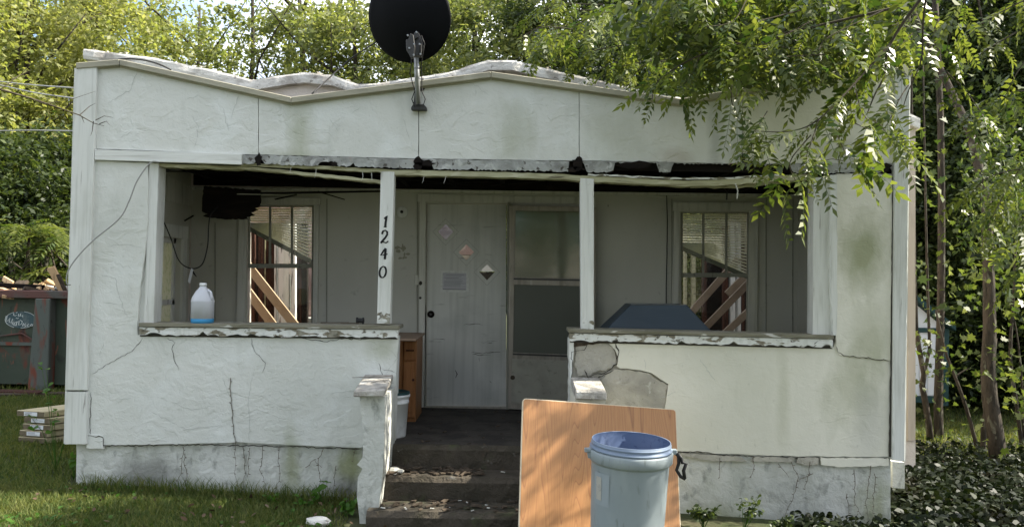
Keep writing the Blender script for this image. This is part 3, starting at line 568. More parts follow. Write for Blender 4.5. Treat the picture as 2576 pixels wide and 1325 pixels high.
for d in digs: d.obj('digit', ink, post1)

# ------------------------------------------------------------------ porch back wall (front wall of the main house)
def rect(x0, y0, x1, y1, Y=YB): return PL([(x0, y0), (x1, y0), (x1, y1), (x0, y1)], Y)
LW = (622, 517, 790, 850); RW = (1712, 533, 1886, 860); DR = (1071, 511, 1277, 1022)
holes = [rect(*LW), rect(*RW), rect(DR[0]+2, DR[1]+2, DR[2]-2, DR[3]-2)]
mprof = [(222, 138), (300, 146), (400, 160), (520, 185), (640, 214), (700, 205), (770, 195), (840, 203), (905, 225), (960, 222), (1060, 206), (1130, 195), (1230, 166), (1290, 166), (1430, 199), (1550, 226), (1650, 250), (1720, 262), (1900, 250), (2060, 240), (2200, 262), (2303, 310)]
outer = [P(x, y, YB) for x, y in mprof]+[P(2303, 1250, YB), P(222, 1250, YB)]
# split materials: lower painted wall / upper stucco
zc = P(1288, 483, YB).z
lowpoly = [P(481, 470, YB), P(2030, 470, YB), P(2030, 1100, YB), P(481, 1100, YB)]
for q in lowpoly[:2]: q.z = zc
MB().plate(outer, holes, dv=(0, .12, 0)).obj('main_front_wall', main_st, H)
MB().plate([q+Vector((0, -.012, 0)) for q in lowpoly], [[q+Vector((0, -.012, 0)) for q in h] for h in holes], dv=(0, .0115, 0)).obj('porch_wall_sheathing', wallp, H)
# rolled cap
pts = []; rc = random.Random(3)
for (a, b), (c, d) in zip(mprof, mprof[1:]):
    k = max(1, int((c-a)/22))
    for j in range(k): pts.append((a+(c-a)*j/k, b+(d-b)*j/k))
pts.append(mprof[-1])
mb = MB(); n = 10; o = 0
for i, (x, y) in enumerate(pts):
    c = P(x, y-2+rc.uniform(-1.2, 1.2), YB+.02)
    w_ = 1+rc.uniform(-.12, .12)
    for (yy, zz) in ((-.085, -.075), (-.09, -.04), (-.090, .005), (-.084, .026), (-.02, .030), (.05, .030), (.10, .022), (.11, -.03), (.08, -.08), (0, -.085)):
        mb.v.append((c.x+.006*rc.uniform(-1, 1), c.y+yy*w_+.003*rc.uniform(-1, 1), c.z+zz+.004*rc.uniform(-1, 1)))
for i in range(len(pts)-1):
    for k in range(n): mb.f.append((i*n+k, i*n+(k+1) % n, (i+1)*n+(k+1) % n, (i+1)*n+k))
mb.f.append(tuple(range(n))); mb.obj('parapet_cap', rollcap, H)
fl = MB()
for k in range(24):
    x = rc.uniform(230, 1700); y = interp(mprof, x)-12; c = P(x, y, YB-.02); s_ = rc.uniform(.02, .06)
    fl.add([c+Vector((rc.uniform(-s_, s_), rc.uniform(-.05, .05), rc.uniform(-.01, .02))) for _ in range(4)], [(0, 1, 2), (0, 2, 3)])
fl.obj('roofing_flakes', rollcap, H)['kind'] = 'stuff'
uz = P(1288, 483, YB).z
MB().plate([(X0, YB-.03, uz+.012), (X1, YB-.03, uz+.012), (X1, YB-.03, 2.855), (X0, YB-.03, 2.855)], dv=(0, .015, 0)).obj('cavity_shade_panel', black_wood, H)  # black sheet painting the ceiling cavity's darkness over the wall top
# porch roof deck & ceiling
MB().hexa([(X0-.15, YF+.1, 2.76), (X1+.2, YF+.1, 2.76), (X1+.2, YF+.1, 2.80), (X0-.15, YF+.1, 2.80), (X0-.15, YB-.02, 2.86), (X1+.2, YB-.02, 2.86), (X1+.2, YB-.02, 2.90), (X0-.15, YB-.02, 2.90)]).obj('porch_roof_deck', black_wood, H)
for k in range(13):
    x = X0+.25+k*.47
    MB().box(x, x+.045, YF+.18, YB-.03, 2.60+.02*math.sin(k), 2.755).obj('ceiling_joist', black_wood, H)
cl = MB()
for k in range(26):
    x = rnd.uniform(X0+.1, X1-.6); y = rnd.uniform(YF+.3, YB-.2); MB().obox((x+.3, y, 2.60+rnd.uniform(-.03, .03)), (rnd.uniform(.2, .45), rnd.uniform(-.05, .05), rnd.uniform(-.03, .03)), (0, .018, 0), (0, 0, .004)).obj('ceiling_lath', black_wood, H)
MB().plate(PL([(481, 477), (2030, 496), (2030, 489), (481, 470)], YB-.045), dv=(0, .03, 0)).obj('ledger_board', trimp, H)
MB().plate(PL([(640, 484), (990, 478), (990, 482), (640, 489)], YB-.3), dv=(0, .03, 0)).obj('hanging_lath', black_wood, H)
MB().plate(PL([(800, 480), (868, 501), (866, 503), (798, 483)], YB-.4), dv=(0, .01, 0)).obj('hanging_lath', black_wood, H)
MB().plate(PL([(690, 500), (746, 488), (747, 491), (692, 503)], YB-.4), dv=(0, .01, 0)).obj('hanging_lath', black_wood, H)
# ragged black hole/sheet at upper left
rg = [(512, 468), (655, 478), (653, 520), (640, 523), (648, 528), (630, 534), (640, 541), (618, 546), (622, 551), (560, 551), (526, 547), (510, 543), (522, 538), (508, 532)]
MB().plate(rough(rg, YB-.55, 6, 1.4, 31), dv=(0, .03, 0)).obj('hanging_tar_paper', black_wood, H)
MB().plate(PL([(596, 487), (700, 489), (700, 491), (596, 489)], YB-.6), dv=(0, .004, 0)).obj('hanging_lath', trimp, H)
# side walls of the porch
for sgn, X, nm in ((-1, -3.23, 0), (1, 2.86, 1)):
    dx = -.16 if sgn < 0 else .2
    y0, y1, z0, z1 = (7.45, 8.12, .78, 2.02) if sgn < 0 else (7.3, 7.75, .78, 2.0)
    MB().plate([(X, YF+.19, -.2), (X, YB-.015, -.2), (X, YB-.015, 2.95), (X, YF+.19, 2.95)], [[(X, y0, z0), (X, y1, z0), (X, y1, z1), (X, y0, z1)]], dv=(dx, 0, 0)).obj('porch_side_wall', wallp, H)
    win = MB()
    s_ = -sgn*.02
    fX = X+s_ if sgn > 0 else X+.0
    def bx(ya, yb2, za, zb, t=.025, off=0): win.box(min(X, X-sgn*t)+off, max(X, X-sgn*t)+off, ya, yb2, za, zb)
    bx(y0-.1, y0, z0-.08, z1+.1); bx(y1, y1+.1, z0-.08, z1+.1); bx(y0-.1, y1+.1, z1+.001, z1+.12, .03); bx(y0-.12, y1+.12, z0-.1, z0, .05)
    w = win.obj('window', wood_w, H)
    sa = MB(); xx = X+sgn*.07
    for ya, yb2, za, zb in ((y0, y0+.05, z0, z1), (y1-.05, y1, z0, z1), (y0, y1, z1-.05, z1), (y0, y1, z0, z0+.06), (y0, y1, 1.38, 1.43)):
        sa.box(xx-.02, xx+.02, ya, yb2, za, zb)
    sa.obj('sash', whitewood, w)
    MB().box(xx-.003, xx+.003, y0+.05, y1-.05, z0+.06, z1-.05).obj('pane', mat('frosted_dirty_glass', (.70, .68, .78), [((.5, .52, .48), (30, 30, 20), .5, .6, .7)], rough=.3, transl=.25), w)
# debris panel on left side wall
MB().plate([PX(415, 440, -3.22), PX(480, 470, -3.22), PX(500, 522, -3.22), PX(415, 505, -3.22)], dv=(.01, 0, 0)).obj('loose_wallboard', trimp, H)
MB().tube([PX(465, 555, -3.2), PX(492, 539, -3.2)], .008, 4).obj('bent_nail_strip', black_wood, H)
# vertical battens and small things on back wall
bt = MB()
for x, y0, y1 in ((541, 560, 812), (822, 500, 812), (1050, 488, 1030), (1530, 515, 520), (1690, 500, 830), (1928, 495, 845), (1995, 500, 845)):
    MB().plate(PL([(x-1.2, y0), (x+1.2, y0), (x+.8, y1), (x-1.6, y1)], YB-.020), dv=(0, .006, 0)).obj('wall_seam_batten', sash_m, H)
MB().plate(PL([(481, 845), (1060, 1000), (1060, 1046), (481, 1046)], YB-.03), dv=(0, .01, 0)).obj('wall_base', wallp, H) if False else None
# windows
def window(W4, mx_, rail, casing, Y, lean=0):
    x0, y0, x1, y1 = W4; c0, c1, ct = casing
    c = MB()
    c.plate(PL([(c0, y0-2), (x0, y0-2), (x0-8, y1), (c0-8, y1)], Y-.045), dv=(0, .03, 0))
    c.plate(PL([(x1, y0-2), (c1, y0-2), (c1-4, y1), (x1-4, y1)], Y-.045), dv=(0, .03, 0))
    c.plate(PL([(c0-3, ct), (c1+3, ct+2), (c1+3, y0-2.5), (c0-3, y0-2.5)], Y-.05), dv=(0, .036, 0))
    w = c.obj('window', trimp, H)
    u = MB()
    u.plate(PL([(x0, y0-2), (x1, y0-2), (x1-1, rail+10), (x0-1, rail+10)], Y+.02), [PL([(x0+6, y0+3), (x1-5, y0+3), (x1-6, rail), (x0+5, rail)], Y+.02)], dv=(0, .03, 0))
    u.obj('sash', sash_m, w)
    l = MB()
    l.plate(PL([(x0-5, rail-1), (x1, rail-1), (x1-2, y1), (x0-8, y1)], Y+.055), [PL([(x0+3, rail+10), (x1-6, rail+10), (x1-8, y1-12), (x0+1, y1-12)], Y+.055)], dv=(0, .03, 0))
    l.obj('sash', sash_m, w)
    for xm in mx_:
        MB().plate(PL([(xm-2.5, y0+3), (xm+2.5, y0+3), (xm+2, rail), (xm-3, rail)], Y+.022), dv=(0, .02, 0)).obj('muntin', sash_m, w)
    MB().plate(PL([(x0+6, y0+3), (x1-5, y0+3), (x1-6, rail), (x0+5, rail)], Y+.034), dv=(0, .003, 0)).obj('pane', pane_m, w)
    MB().plate(PL([(x0+3, rail+10), (x1-6, rail+10), (x1-8, y1-12), (x0+1, y1-12)], Y+.07), dv=(0, .003, 0)).obj('pane', pane_m, w)
    return w
window(LW, (679, 734), 664, (602, 802, 496), YB)
window(RW, (1770, 1828), 687, (1696, 1908, 508), YB)
def blind(name, label, x0, x1, y0, yf, n1, n2, endL, endR, rail, seed):
    Y = YB+.10; r = random.Random(seed)
    t = thing(name, label, 'blind', tuple(P(x0, y0, Y)), 'broken window blinds')
    def slat(ya, yb2, h=3.6):
        a, b = P(x0, ya, Y), P(x1, yb2, Y); n = 5; v = []
        for i in range(n+1):
            q = a.lerp(b, i/n); q.z += r.uniform(-.002, .002)
            v += [q+Vector((0, -.004, -.0105)), q+Vector((0, -.003, .001)), q+Vector((0, .006, .0105))]
        MB().add(v, [(3*i+j, 3*i+3+j, 3*i+4+j, 3*i+1+j) for i in range(n) for j in range(2)]).obj('slat', blind_m, t, smooth=True)
    for i in range(n1): slat(y0+(yf-y0)*i/n1, y0+(yf-y0)*i/n1+1.0)
    for i in range(n2+1):
        k = i/n2; slat(yf+(endL-yf)*k, yf+1+(endR-yf-1)*k)
    MB().plate(PL([(x0, endL+2), (x1, endR+2), (x1, endR+rail), (x0, endL+rail)], Y-.015), dv=(0, .03, 0)).obj('bottom_rail', sash_m, t)
    mb = MB()
    for fx in (.17, .5, .84):
        x = x0+(x1-x0)*fx; mb.tube([P(x, y0, Y-.013), P(x, endL+(endR-endL)*fx, Y-.013)], .0015, 4)
    mb.obj('cord', blind_m, t)
blind('window_blind', 'broken white blind with diagonal bottom rail in the window behind the blue bottle', 624, 790, 519, 561, 7, 10, 566, 654, 14, 1)
blind('window_blind', 'broken white blind sagging to the right in the window behind the grill', 1714, 1884, 535, 611, 12, 9, 616, 690, 13, 2)

# door
dd = PL([(DR[0]+3, DR[1]+3), (DR[2]-4, DR[1]+3), (DR[2]-4, DR[3]-2.5), (DR[0]+3, DR[3]-2.5)], YB+.02)
def dia(cx, cy, r, Y): return PL([(cx, cy-r), (cx+r, cy), (cx, cy+r*1.05), (cx-r, cy)], Y)
D3 = [(1121, 583), (1173, 634), (1225, 684)]
door = MB().plate(dd, [dia(x, y, 21, YB+.02) for x, y in D3], dv=(0, .045, 0)).obj('door', door_m, H)
for x, y in D3:
    MB().plate(dia(x, y, 32, YB+.012), [dia(x, y, 21, YB+.012)], dv=(0, .008, 0)).obj('diamond_trim', door_m, door)
    MB().plate(dia(x, y, 32.6, YB+.0165), [dia(x, y, 31, YB+.0165)], dv=(0, .003, 0)).obj('diamond_shadow_gap', scuff, door)
    MB().plate(dia(x, y, 21, YB+.04), dv=(0, .004, 0)).obj('diamond_pane', pane_m, door)
    MB().plate(dia(x, y, 22, YB+.016), [dia(x, y, 19.5, YB+.016)], dv=(0, .006, 0)).obj('diamond_bead', trimp, door)
kn = P(1084, 790, YB+.018)
Mx = Matrix.Rotation(R(90), 4, 'X')
MB().lathe([(0, .03), (.012, .03), (.02, .026), (.034, .006), (.036, 0)], kn, 20, Mx).obj('lock_hole', black_wood, door, smooth=True)
MB().lathe([(0, .04), (.010, .038), (.012, .02)], kn, 12, Mx).obj('lock_spindle', dkmetal, door)
sc = MB()
for i, pts in enumerate([[(1242, 885), (1284-60, 887)], [(1185, 886), (1230, 888), (1260, 885)], [(1188, 891), (1235, 892)], [(1165, 817), (1195, 814), (1215, 818)], [(1090, 853), (1120, 854)], [(1145, 930), (1150, 940), (1146, 950)], [(1232, 958), (1236, 962)], [(1205, 900), (1206, 908)]]):
    c_ = crack(pts, 2 if i < 5 else 6, YB+.0205, 200+i); sc.add(c_.v, c_.f)
for k in range(18):
    x = rnd.uniform(1200, 1262); y = rnd.uniform(835, 865); c_ = crack([(x, y), (x+rnd.uniform(6, 18), y+rnd.uniform(-1, 1))], 1.0, YB+.0205, 300+k); sc.add(c_.v, c_.f)
sc.obj('scratches', scuff, door)['kind'] = 'stuff'
# door frame, threshold
MB().plate(PL([(1056, 506), (1071, 506), (1067, 1030), (1052, 1030)], YB-.04), dv=(0, .028, 0)).obj('door_jamb', trimp, H, bevel=.002)
MB().plate(PL([(1068, 512), (1074, 512), (1070, 1024), (1064, 1024)], YB-.012), dv=(0, .03, 0)).obj('door_stop', alum, H)
MB().plate(PL([(1277, 508), (1284, 508), (1281, 1030), (1273, 1030)], YB-.06), dv=(0, .048, 0)).obj('door_jamb', sash_m, H)
MB().plate(PL([(1050, 488), (1500, 497), (1500, 514), (1050, 507)], YB-.035), dv=(0, .022, 0)).obj('door_head_trim', trimp, H)
MB().plate(PL([(1064, 1022), (1280, 1024), (1300, 1032), (1060, 1031)], YB-.05), dv=(0, .05, 0)).obj('threshold', alum, H)
MB().plate(PL([(1050, 1031), (1310, 1034), (1306, 1046), (1050, 1043)], YB-.09), dv=(0, .07, 0)).obj('threshold', door_m, H)
MB().plate(blob(1207, 1040, 9, 14, YB-.095, 3, 7), dv=(0, .003, 0)).obj('rot_hole', crackm, H)
for k, (x, y) in enumerate(((1058, 712), (1057, 749))):
    MB().plate(blob(x, y, 4, 6 if k == 0 else 3, YB-.043, 70+k, 8, .2), dv=(0, .002, 0)).obj('latch_hole', crackm, H)
MB().plate(PL([(1044, 692), (1056, 692), (1055, 716), (1043, 716)], YB-.022), dv=(0, .008, 0)).obj('switch_plate', trimp, H, bevel=.002)
sm = MB()
for k in range(16): 
    x = rnd.gauss(1012, 8); y = rnd.choice((rnd.gauss(622, 4), rnd.gauss(643, 5))); sm.plate(blob(x, y, rnd.uniform(2, 6), rnd.uniform(1.5, 5), YB-.0135-.0002*k, 80+k, 9), dv=(0, .0001, 0))
sm.obj('hand_smudge', mat('smudge', (.27, .26, .2), rough=.9), H)['kind'] = 'stuff'
# round light base
LB = thing('light_base', 'round white ceiling-light base on the wall above the switch beside the door', 'light fitting', tuple(P(1012, 534, YB-.02)))
MB().lathe([(0, .012), (.045, .012), (.056, .008), (.058, 0)], P(1012, 534, YB-.014), 28, Mx).obj('base_plate', wood_w, LB, smooth=True)
MB().lathe([(0, .030), (.014, .030), (.016, .01)], P(1011, 533, YB-.016), 14, Mx).obj('socket', cable_b, LB)
# storm door standing open
SD = MB()
Ys = YB-.14
outer = PL([(1281, 516), (1500, 521), (1496, 1040), (1278, 1028)], Ys)
SDo = MB().plate(outer, [PL([(1297, 530), (1485, 533), (1482, 700), (1295, 697)], Ys), PL([(1294, 716), (1482, 720), (1479, 893), (1291, 886)], Ys)], dv=(0, .03, 0)).obj('storm_door', alum, H, bevel=.003)
MB().plate(PL([(1297, 530), (1485, 533), (1482, 700), (1295, 697)], Ys+.01), dv=(0, .004, 0)).obj('storm_glass', storm_glass, SDo)
MB().plate(PL([(1294, 716), (1482, 720), (1479, 893), (1291, 886)], Ys+.012), dv=(0, .004, 0)).obj('screen', screen_m, SDo)
MB().plate(PL([(1288, 902), (1480, 908), (1478, 1020), (1286, 1013)], Ys-.006), dv=(0, .006, 0)).obj('kick_panel', kick, SDo)
MB().plate(PL([(1292, 699), (1484, 703), (1484, 707), (1292, 703)], Ys-.01), dv=(0, .01, 0)).obj('glass_rail', dkmetal, SDo)
MB().plate(PL([(1290, 888), (1482, 895), (1482, 899), (1290, 892)], Ys-.008), dv=(0, .008, 0)).obj('glass_rail', dkmetal, SDo)
MB().lathe([(0, .014), (.02, .012), (.024, 0)], P(1290, 949, Ys-.002), 9, Mx).obj('old_handle_plate', debris_m, SDo)
# notice
NT = MB().plate(rough([(1109, 680), (1179, 682), (1179, 736), (1108, 734)], YB+.0172, 12, .6, 33), dv=(0, .0006, 0))
NTt = thing('paper_notice', 'printed notice taped flat to the door left of the lowest diamond pane', 'notice', tuple(P(1144, 708, YB+.017)))
NT.obj('tape', tape_m, NTt)
MB().plate(PL([(1114, 686), (1173, 687), (1173, 729), (1113, 728)], YB+.0162), dv=(0, .0006, 0)).obj('paper', notice_m, NTt)
ln = MB()
for k in range(9):
    y = 691+k*3.6; x0_ = 1117 if k not in (0, 3) else 1122; x1_ = 1168-rnd.random()*14
    ln.plate(PL([(x0_, y), (x1_, y+.4), (x1_, y+1.2), (x0_, y+.8)], YB+.0158), dv=(0, .0003, 0))
ln.plate(PL([(1114, 726), (1172, 727), (1172, 729), (1114, 728)], YB+.0157), dv=(0, .0003, 0))
ln.obj('printed_lines', mat('faded_print', (.17, .17, .18), rough=.6), NTt)
# vertical cable on the back wall
C1 = MB().tube([P(1677, 488, YB-.03), P(1679, 560, YB-.035), P(1678, 640, YB-.03), P(1676, 720, YB-.035), P(1677, 860, YB-.03)], .005, 6).obj('cable', cable_b)
tag(C1, 'black cable running straight down the porch wall left of the grill-side window', 'cable')

# ------------------------------------------------------------------ house interior behind the windows
MB().box(-4.27, -4.1, YB+.13, 16, -.2, 3.7).obj('main_side_wall', plaster_p, H)
MB().box(3.93, 4.07, YB+.13, 16, -.2, 3.3).obj('main_side_wall', main_st, H)
MB().box(-4.1, 3.93, YB+.13, 16, .2, .3).obj('main_floor', floor_m, H)
MB().plate(PL([(2284, 300), (2303, 300), (2303, 1108), (2284, 1108)], YB-.03), dv=(0, .03, 0)).obj('main_corner_board', mat('pink_corner_paint', (.50, .43, .35), [((.36, .31, .25), (20, 20, 2), .5, .7, .6), ((.1, .08, .07), (14, 14, 4), .68, .72, .8)], rough=.8), H)
# back wall left part in pink plaster, right part open to the garden
MB().plate([(-4.1, 11.6, .3), (-1.9, 11.6, .3), (-1.9, 11.6, 3.0), (-4.1, 11.6, 3.2)], dv=(0, .12, 0)).obj('partition_wall', plaster_p, H)
MB().plate([(1.1, 11.9, .3), (3.9, 11.9, .3), (3.9, 11.9, 2.4), (2.6, 11.9, 2.9), (2.45, 11.9, .3)][:4], dv=(0, .12, 0)).obj('partition_wall', black_wood, H) if False else None
MB().plate(PL([(1775, 640), (1900, 640), (1900, 900), (1775, 900)], 11.8), dv=(0, .1, 0)).obj('partition_wall', black_wood, H)
MB().plate(PL([(600, 560), (770, 560), (770, 880), (600, 880)], 10.6), dv=(0, .06, 0)).obj('lath_wall', black_wood, H)
for x0_, x1_, m_ in ((626, 640, brown_wood), (664, 668, wood_beam), (668, 690, brown_wood), (690, 694, whitewood), (700, 712, whitewood), (712, 726, wood_w), (732, 742, whitewood), (744, 758, brown_wood), (760, 772, black_wood), (650, 660, brown_wood)):
    MB().plate(PL([(x0_, 560), (x1_, 560), (x1_, 870), (x0_, 870)], 10.0+rnd.uniform(-.1, .1)), dv=(0, .08, 0)).obj('stud', m_, H)
MB().plate(PL([(772, 690), (830, 690), (830, 790), (772, 790)], 10.4), dv=(0, .05, 0)).obj('plaster_panel', plaster_p, H)
MB().plate(rough([(700, 635), (742, 650), (742, 690), (705, 688)], 9.95, 8, 2, 3), dv=(0, .05, 0)).obj('plaster_panel', rollcap, H)
MB().plate(PL([(760, 800), (830, 800), (830, 860), (760, 860)], 10.2), dv=(0, .3, 0)).obj('crate_shelf', wood_w, H)
for x0_, x1_, m_ in ((1722, 1728, wood_beam), (1741, 1750, wood_beam), (1768, 1778, brown_wood), (1820, 1832, brown_wood), (1838, 1850, whitewood), (1856, 1864, whitewood), (1866, 1873, brown_wood)):
    MB().plate(PL([(x0_, 560), (x1_, 560), (x1_, 880), (x0_, 880)], 10.5), dv=(0, .08, 0)).obj('stud', m_, H)
MB().plate(PL([(1090, 530), (1150, 530), (1150, 640), (1090, 640)], 9.6), dv=(0, .05, 0)).obj('partition_wall', mat('lilac_wall', (.30, .28, .31), [((.16, .14, .15), (3, 3, 9), .5, .6, .6)], rough=.8), H)
MB().plate(PL([(1150.5, 530), (1200, 530), (1200, 640), (1150.5, 641)], 9.6), dv=(0, .05, 0)).obj('partition_wall', plaster_p, H)
MB().plate(PL([(1150.5, 642), (1200, 641), (1200, 680), (1150.5, 680)], 9.62), dv=(0, .05, 0)).obj('partition_wall', rollcap, H)
MB().plate(PL([(1201, 640), (1260, 640), (1260, 683), (1201, 682)], 9.6), dv=(0, .05, 0)).obj('partition_wall', label_w, H)
MB().plate(PL([(1201, 684), (1260, 685), (1260, 730), (1201, 730)], 9.62), dv=(0, .05, 0)).obj('partition_wall', black_wood, H)
tan_d = mat('glass_dimmed_lumber', (.26, .21, .165), [((.17, .13, .1), (5, 5, 5), .45, .65, .6)], rough=.8)  # lumber greyed to paint in the dimming of the window glass
def brace(x0_, y0_, x1_, y1_, w, Y, label, tan=tan):
    L = math.hypot(x1_-x0_, y1_-y0_); nx, ny = -(y1_-y0_)/L*w/2, (x1_-x0_)/L*w/2
    o = MB().plate(PL([(x0_+nx, y0_+ny), (x1_+nx, y1_+ny), (x1_-nx, y1_-ny), (x0_-nx, y0_-ny)], Y), dv=(0, .04, 0)).obj('timber_brace', tan, H)
brace(600, 640, 790, 880, 21, 9.3, '')
brace(590, 690, 740, 890, 21, 9.4, '')
for x0_, y0_, x1_, y1_ in ((1700, 830, 1860, 650), (1740, 860, 1905, 690), (1780, 880, 1925, 745), (1725, 800, 1750, 775), (1830, 740, 1880, 690)):
    brace(x0_, y0_, x1_, y1_, 17, 9.3+rnd.uniform(0, .25), '', tan_d)

# ------------------------------------------------------------------ satellite dish
dc = P(1022, 45, 6.2)
SD_ = thing('satellite_dish', 'dark backlit satellite dish seen from behind on a pole bolted to the parapet', 'satellite dish', tuple(P(1054, 262, YF-.05)))
nrm = Vector((.18, .93, .30)).normalized()   # faces away
q = nrm.to_track_quat('Z', 'Y').to_matrix().to_4x4()
Rd = .324
prof = [(0, 0), (.08, .004), (.16, .018), (.24, .044), (.30, .068), (Rd, .075), (Rd, .083), (.305, .083), (.24, .056), (.16, .029), (.08, .015), (0, .011)]
MB().lathe(prof, dc, 56, q @ Matrix.Scale(1.03, 4, (0, 1, 0))).obj('reflector', black_dish, SD_, smooth=True)
pb, pt = P(1052, 262, YF-.08), P(1047, 140, 6.32)
MB().tube([pb, pb.lerp(pt, .5), pt], .0195, 14).obj('mast', galv, SD_, smooth=True)
bk = MB()
bk.plate(PL([(1032, 84), (1040, 88), (1044, 118), (1040, 145), (1034, 146), (1022, 126), (1021, 100), (1028, 98)], 6.16), dv=(0, .04, 0))
bk.plate(PL([(1041, 82), (1052, 80), (1062, 100), (1060, 140), (1040, 140), (1041, 110)], 6.20), dv=(0, .07, 0))
bk.plate(PL([(1028, 92), (1048, 84), (1052, 94), (1030, 106)], 6.18), dv=(0, .05, 0))
bk.obj('bracket', dkmetal, SD_, bevel=.003)
bo = MB()
for x, y in ((1026, 90), (1048, 82), (1030, 122), (1042, 112), (1056, 112), (1058, 137), (1041, 139)): bo.lathe([(0, .012), (.007, .012), (.007, 0)], P(x, y, 6.155), 8, Mx)
bo.obj('bolt', galv, SD_)
MB().plate(PL([(1034, 270), (1040, 262), (1066, 262), (1073, 270), (1073, 277), (1034, 276)], YF-.06), dv=(0, .055, 0)).obj('foot_plate', dkmetal, SD_, bevel=.003)
MB().plate(PL([(1034, 216), (1073, 217), (1068, 224), (1062, 229), (1044, 229), (1038, 224)], YF-.012), dv=(0, .008, 0)).obj('wall_plate', dkmetal, SD_)
MB().plate(PL([(1044, 226), (1050, 226), (1048, 264), (1040, 264)], YF-.05), dv=(0, .045, 0)).obj('foot_plate', dkmetal, SD_)
for pts in ([(1060, 90), (1068, 110), (1064, 135), (1060, 160), (1061, 205), (1062, 232), (1070, 250), (1064, 268), (1052, 262)], [(1036, 140), (1034, 165), (1031, 185), (1038, 210), (1044, 228), (1036, 250), (1044, 270)], [(1052, 84), (1058, 110), (1054, 140)], [(1054, 86), (1066, 120), (1058, 145)]):
    MB().tube([P(x, y, 6.17+(.28 if y > 190 else .1*max(0, (y-120)/70))) for x, y in pts], .0042, 5).obj('lead', cable_b, SD_, smooth=True)
for y in (172, 246): MB().lathe([(.0215, -.006), (.0215, .006)], P(1051 if y > 200 else 1048.5, y, 6.36 if y < 200 else 6.46), 14).obj('cable_tie', cable_b, SD_)

# ------------------------------------------------------------------ cables on the facade
def cable(name, pts, r, m_, label, Y=None):
    q = []
    P3 = [P(*p) for p in pts]
    for i in range(len(P3)-1):
        p0 = P3[max(i-1, 0)]; p1 = P3[i]; p2 = P3[i+1]; p3 = P3[min(i+2, len(P3)-1)]
        for k in range(6):
            t = k/6; q.append(.5*((2*p1)+(p2-p0)*t+(2*p0-5*p1+4*p2-p3)*t*t+(3*p1-p0-3*p2+p3)*t**3))
    q.append(P3[-1])
    return tag(MB().tube(q, r, 6).obj(name, m_, smooth=True), label, 'cable')
cable('cable', [(400, 408, 6.5), (378, 410, 6.49), (345, 455, 6.47), (325, 505, 6.46), (300, 550, 6.46), (240, 600, 6.45), (200, 640, 6.45), (172, 680, 6.46), (168, 712, 6.47), (178, 716, 6.48)], .0052, cable_g, 'grey cable looping down across the left pier and its corner board')
cable('cable', [(408, 548, 7.5), (430, 600, 7.5), (450, 655, 7.5), (480, 675, 7.45), (508, 665, 7.4), (522, 620, 7.4), (525, 570, 7.4), (530, 540, 7.4), (548, 520, 7.5)], .0055, cable_b, 'dark cable drooping in a knotted loop inside the porch above the bottle')
MB().plate(PL([(472, 708), (481, 674), (486, 678), (478, 712)], 7.43), dv=(0, .003, 0)).obj('ribbon', label_w)
tag(bpy.data.objects['ribbon'], 'white strip of tape hanging from the knotted cable loop', 'tape')
MB_ = MB(); [MB_.tube([P(481, 674, 7.44), P(488+k*3, 690+k*3, 7.44)], .004, 4) for k in range(3)]
tag(MB_.obj('cable', cable_b), 'frayed cable end tied at the bottom of the porch loop', 'cable')
cable('cable', [(785, 236, 6.75), (830, 195, 6.9), (880, 150, 7.0), (940, 110, 6.9), (1000, 70, 6.7)], .006, cable_b, 'black cable rising from the parapet dip to the satellite dish')
cable('cable', [(280, 153, 6.62), (320, 148, 6.65), (370, 153, 6.7), (410, 166, 6.75), (430, 176, 6.8)], .007, cable_b, 'short black cable arching over the left end of the parapet')
cable('power_line', [(-40, 200, 12), (60, 212, 11), (190, 222, 8.6)], .008, cable_g, 'upper grey service wire reaching the left corner from the edge')
cable('power_line', [(-40, 205, 12), (80, 232, 11), (190, 248, 8.6)], .008, cable_g, 'second grey service wire sloping down to the left corner')
cable('power_line', [(-40, 330, 13), (80, 328, 11.5), (190, 330, 8.6)], .008, cable_g, 'lowest grey service wire at the left edge, level with the parapet bottom')

# bare branch at the upper left, in front of the corner
BB = thing('bare_branch', 'leafless dark branch reaching in from the left edge across the corner board', 'branch', tuple(P(-60, 200, 5.6)))
def twig(pts, r0, r1, name='twig', m_=bark2, par=BB, n=5):
    q = [P(*p) for p in pts]; rs = [r0+(r1-r0)*i/(len(q)-1) for i in range(len(q))]
    return MB().tube(q, rs, n).obj(name, m_, par)
twig([(-80, 205, 5.6), (0, 225, 5.7), (80, 248, 5.8), (150, 272, 5.9), (200, 290, 5.95), (235, 310, 6.0), (262, 317, 6.0)], .009, .0015)
for pts in ([(200, 290, 5.95), (225, 268, 6), (240, 260, 6)], [(235, 305, 6), (232, 330, 6), (228, 342, 6)], [(240, 303, 6), (262, 292, 6), (285, 296, 6)], [(250, 312, 6), (268, 305, 6), (276, 315, 6)], [(80, 248, 5.8), (110, 262, 5.8), (180, 250, 5.9), (240, 230, 6)], [(0, 225, 5.7), (50, 190, 5.8), (100, 140, 5.8)], [(30, 200, 5.7), (80, 175, 5.8)], [(-40, 210, 5.6), (60, 215, 5.7), (150, 245, 5.8)], [(205, 292, 5.95), (212, 310, 6)]):
    twig(pts, .0035, .001)

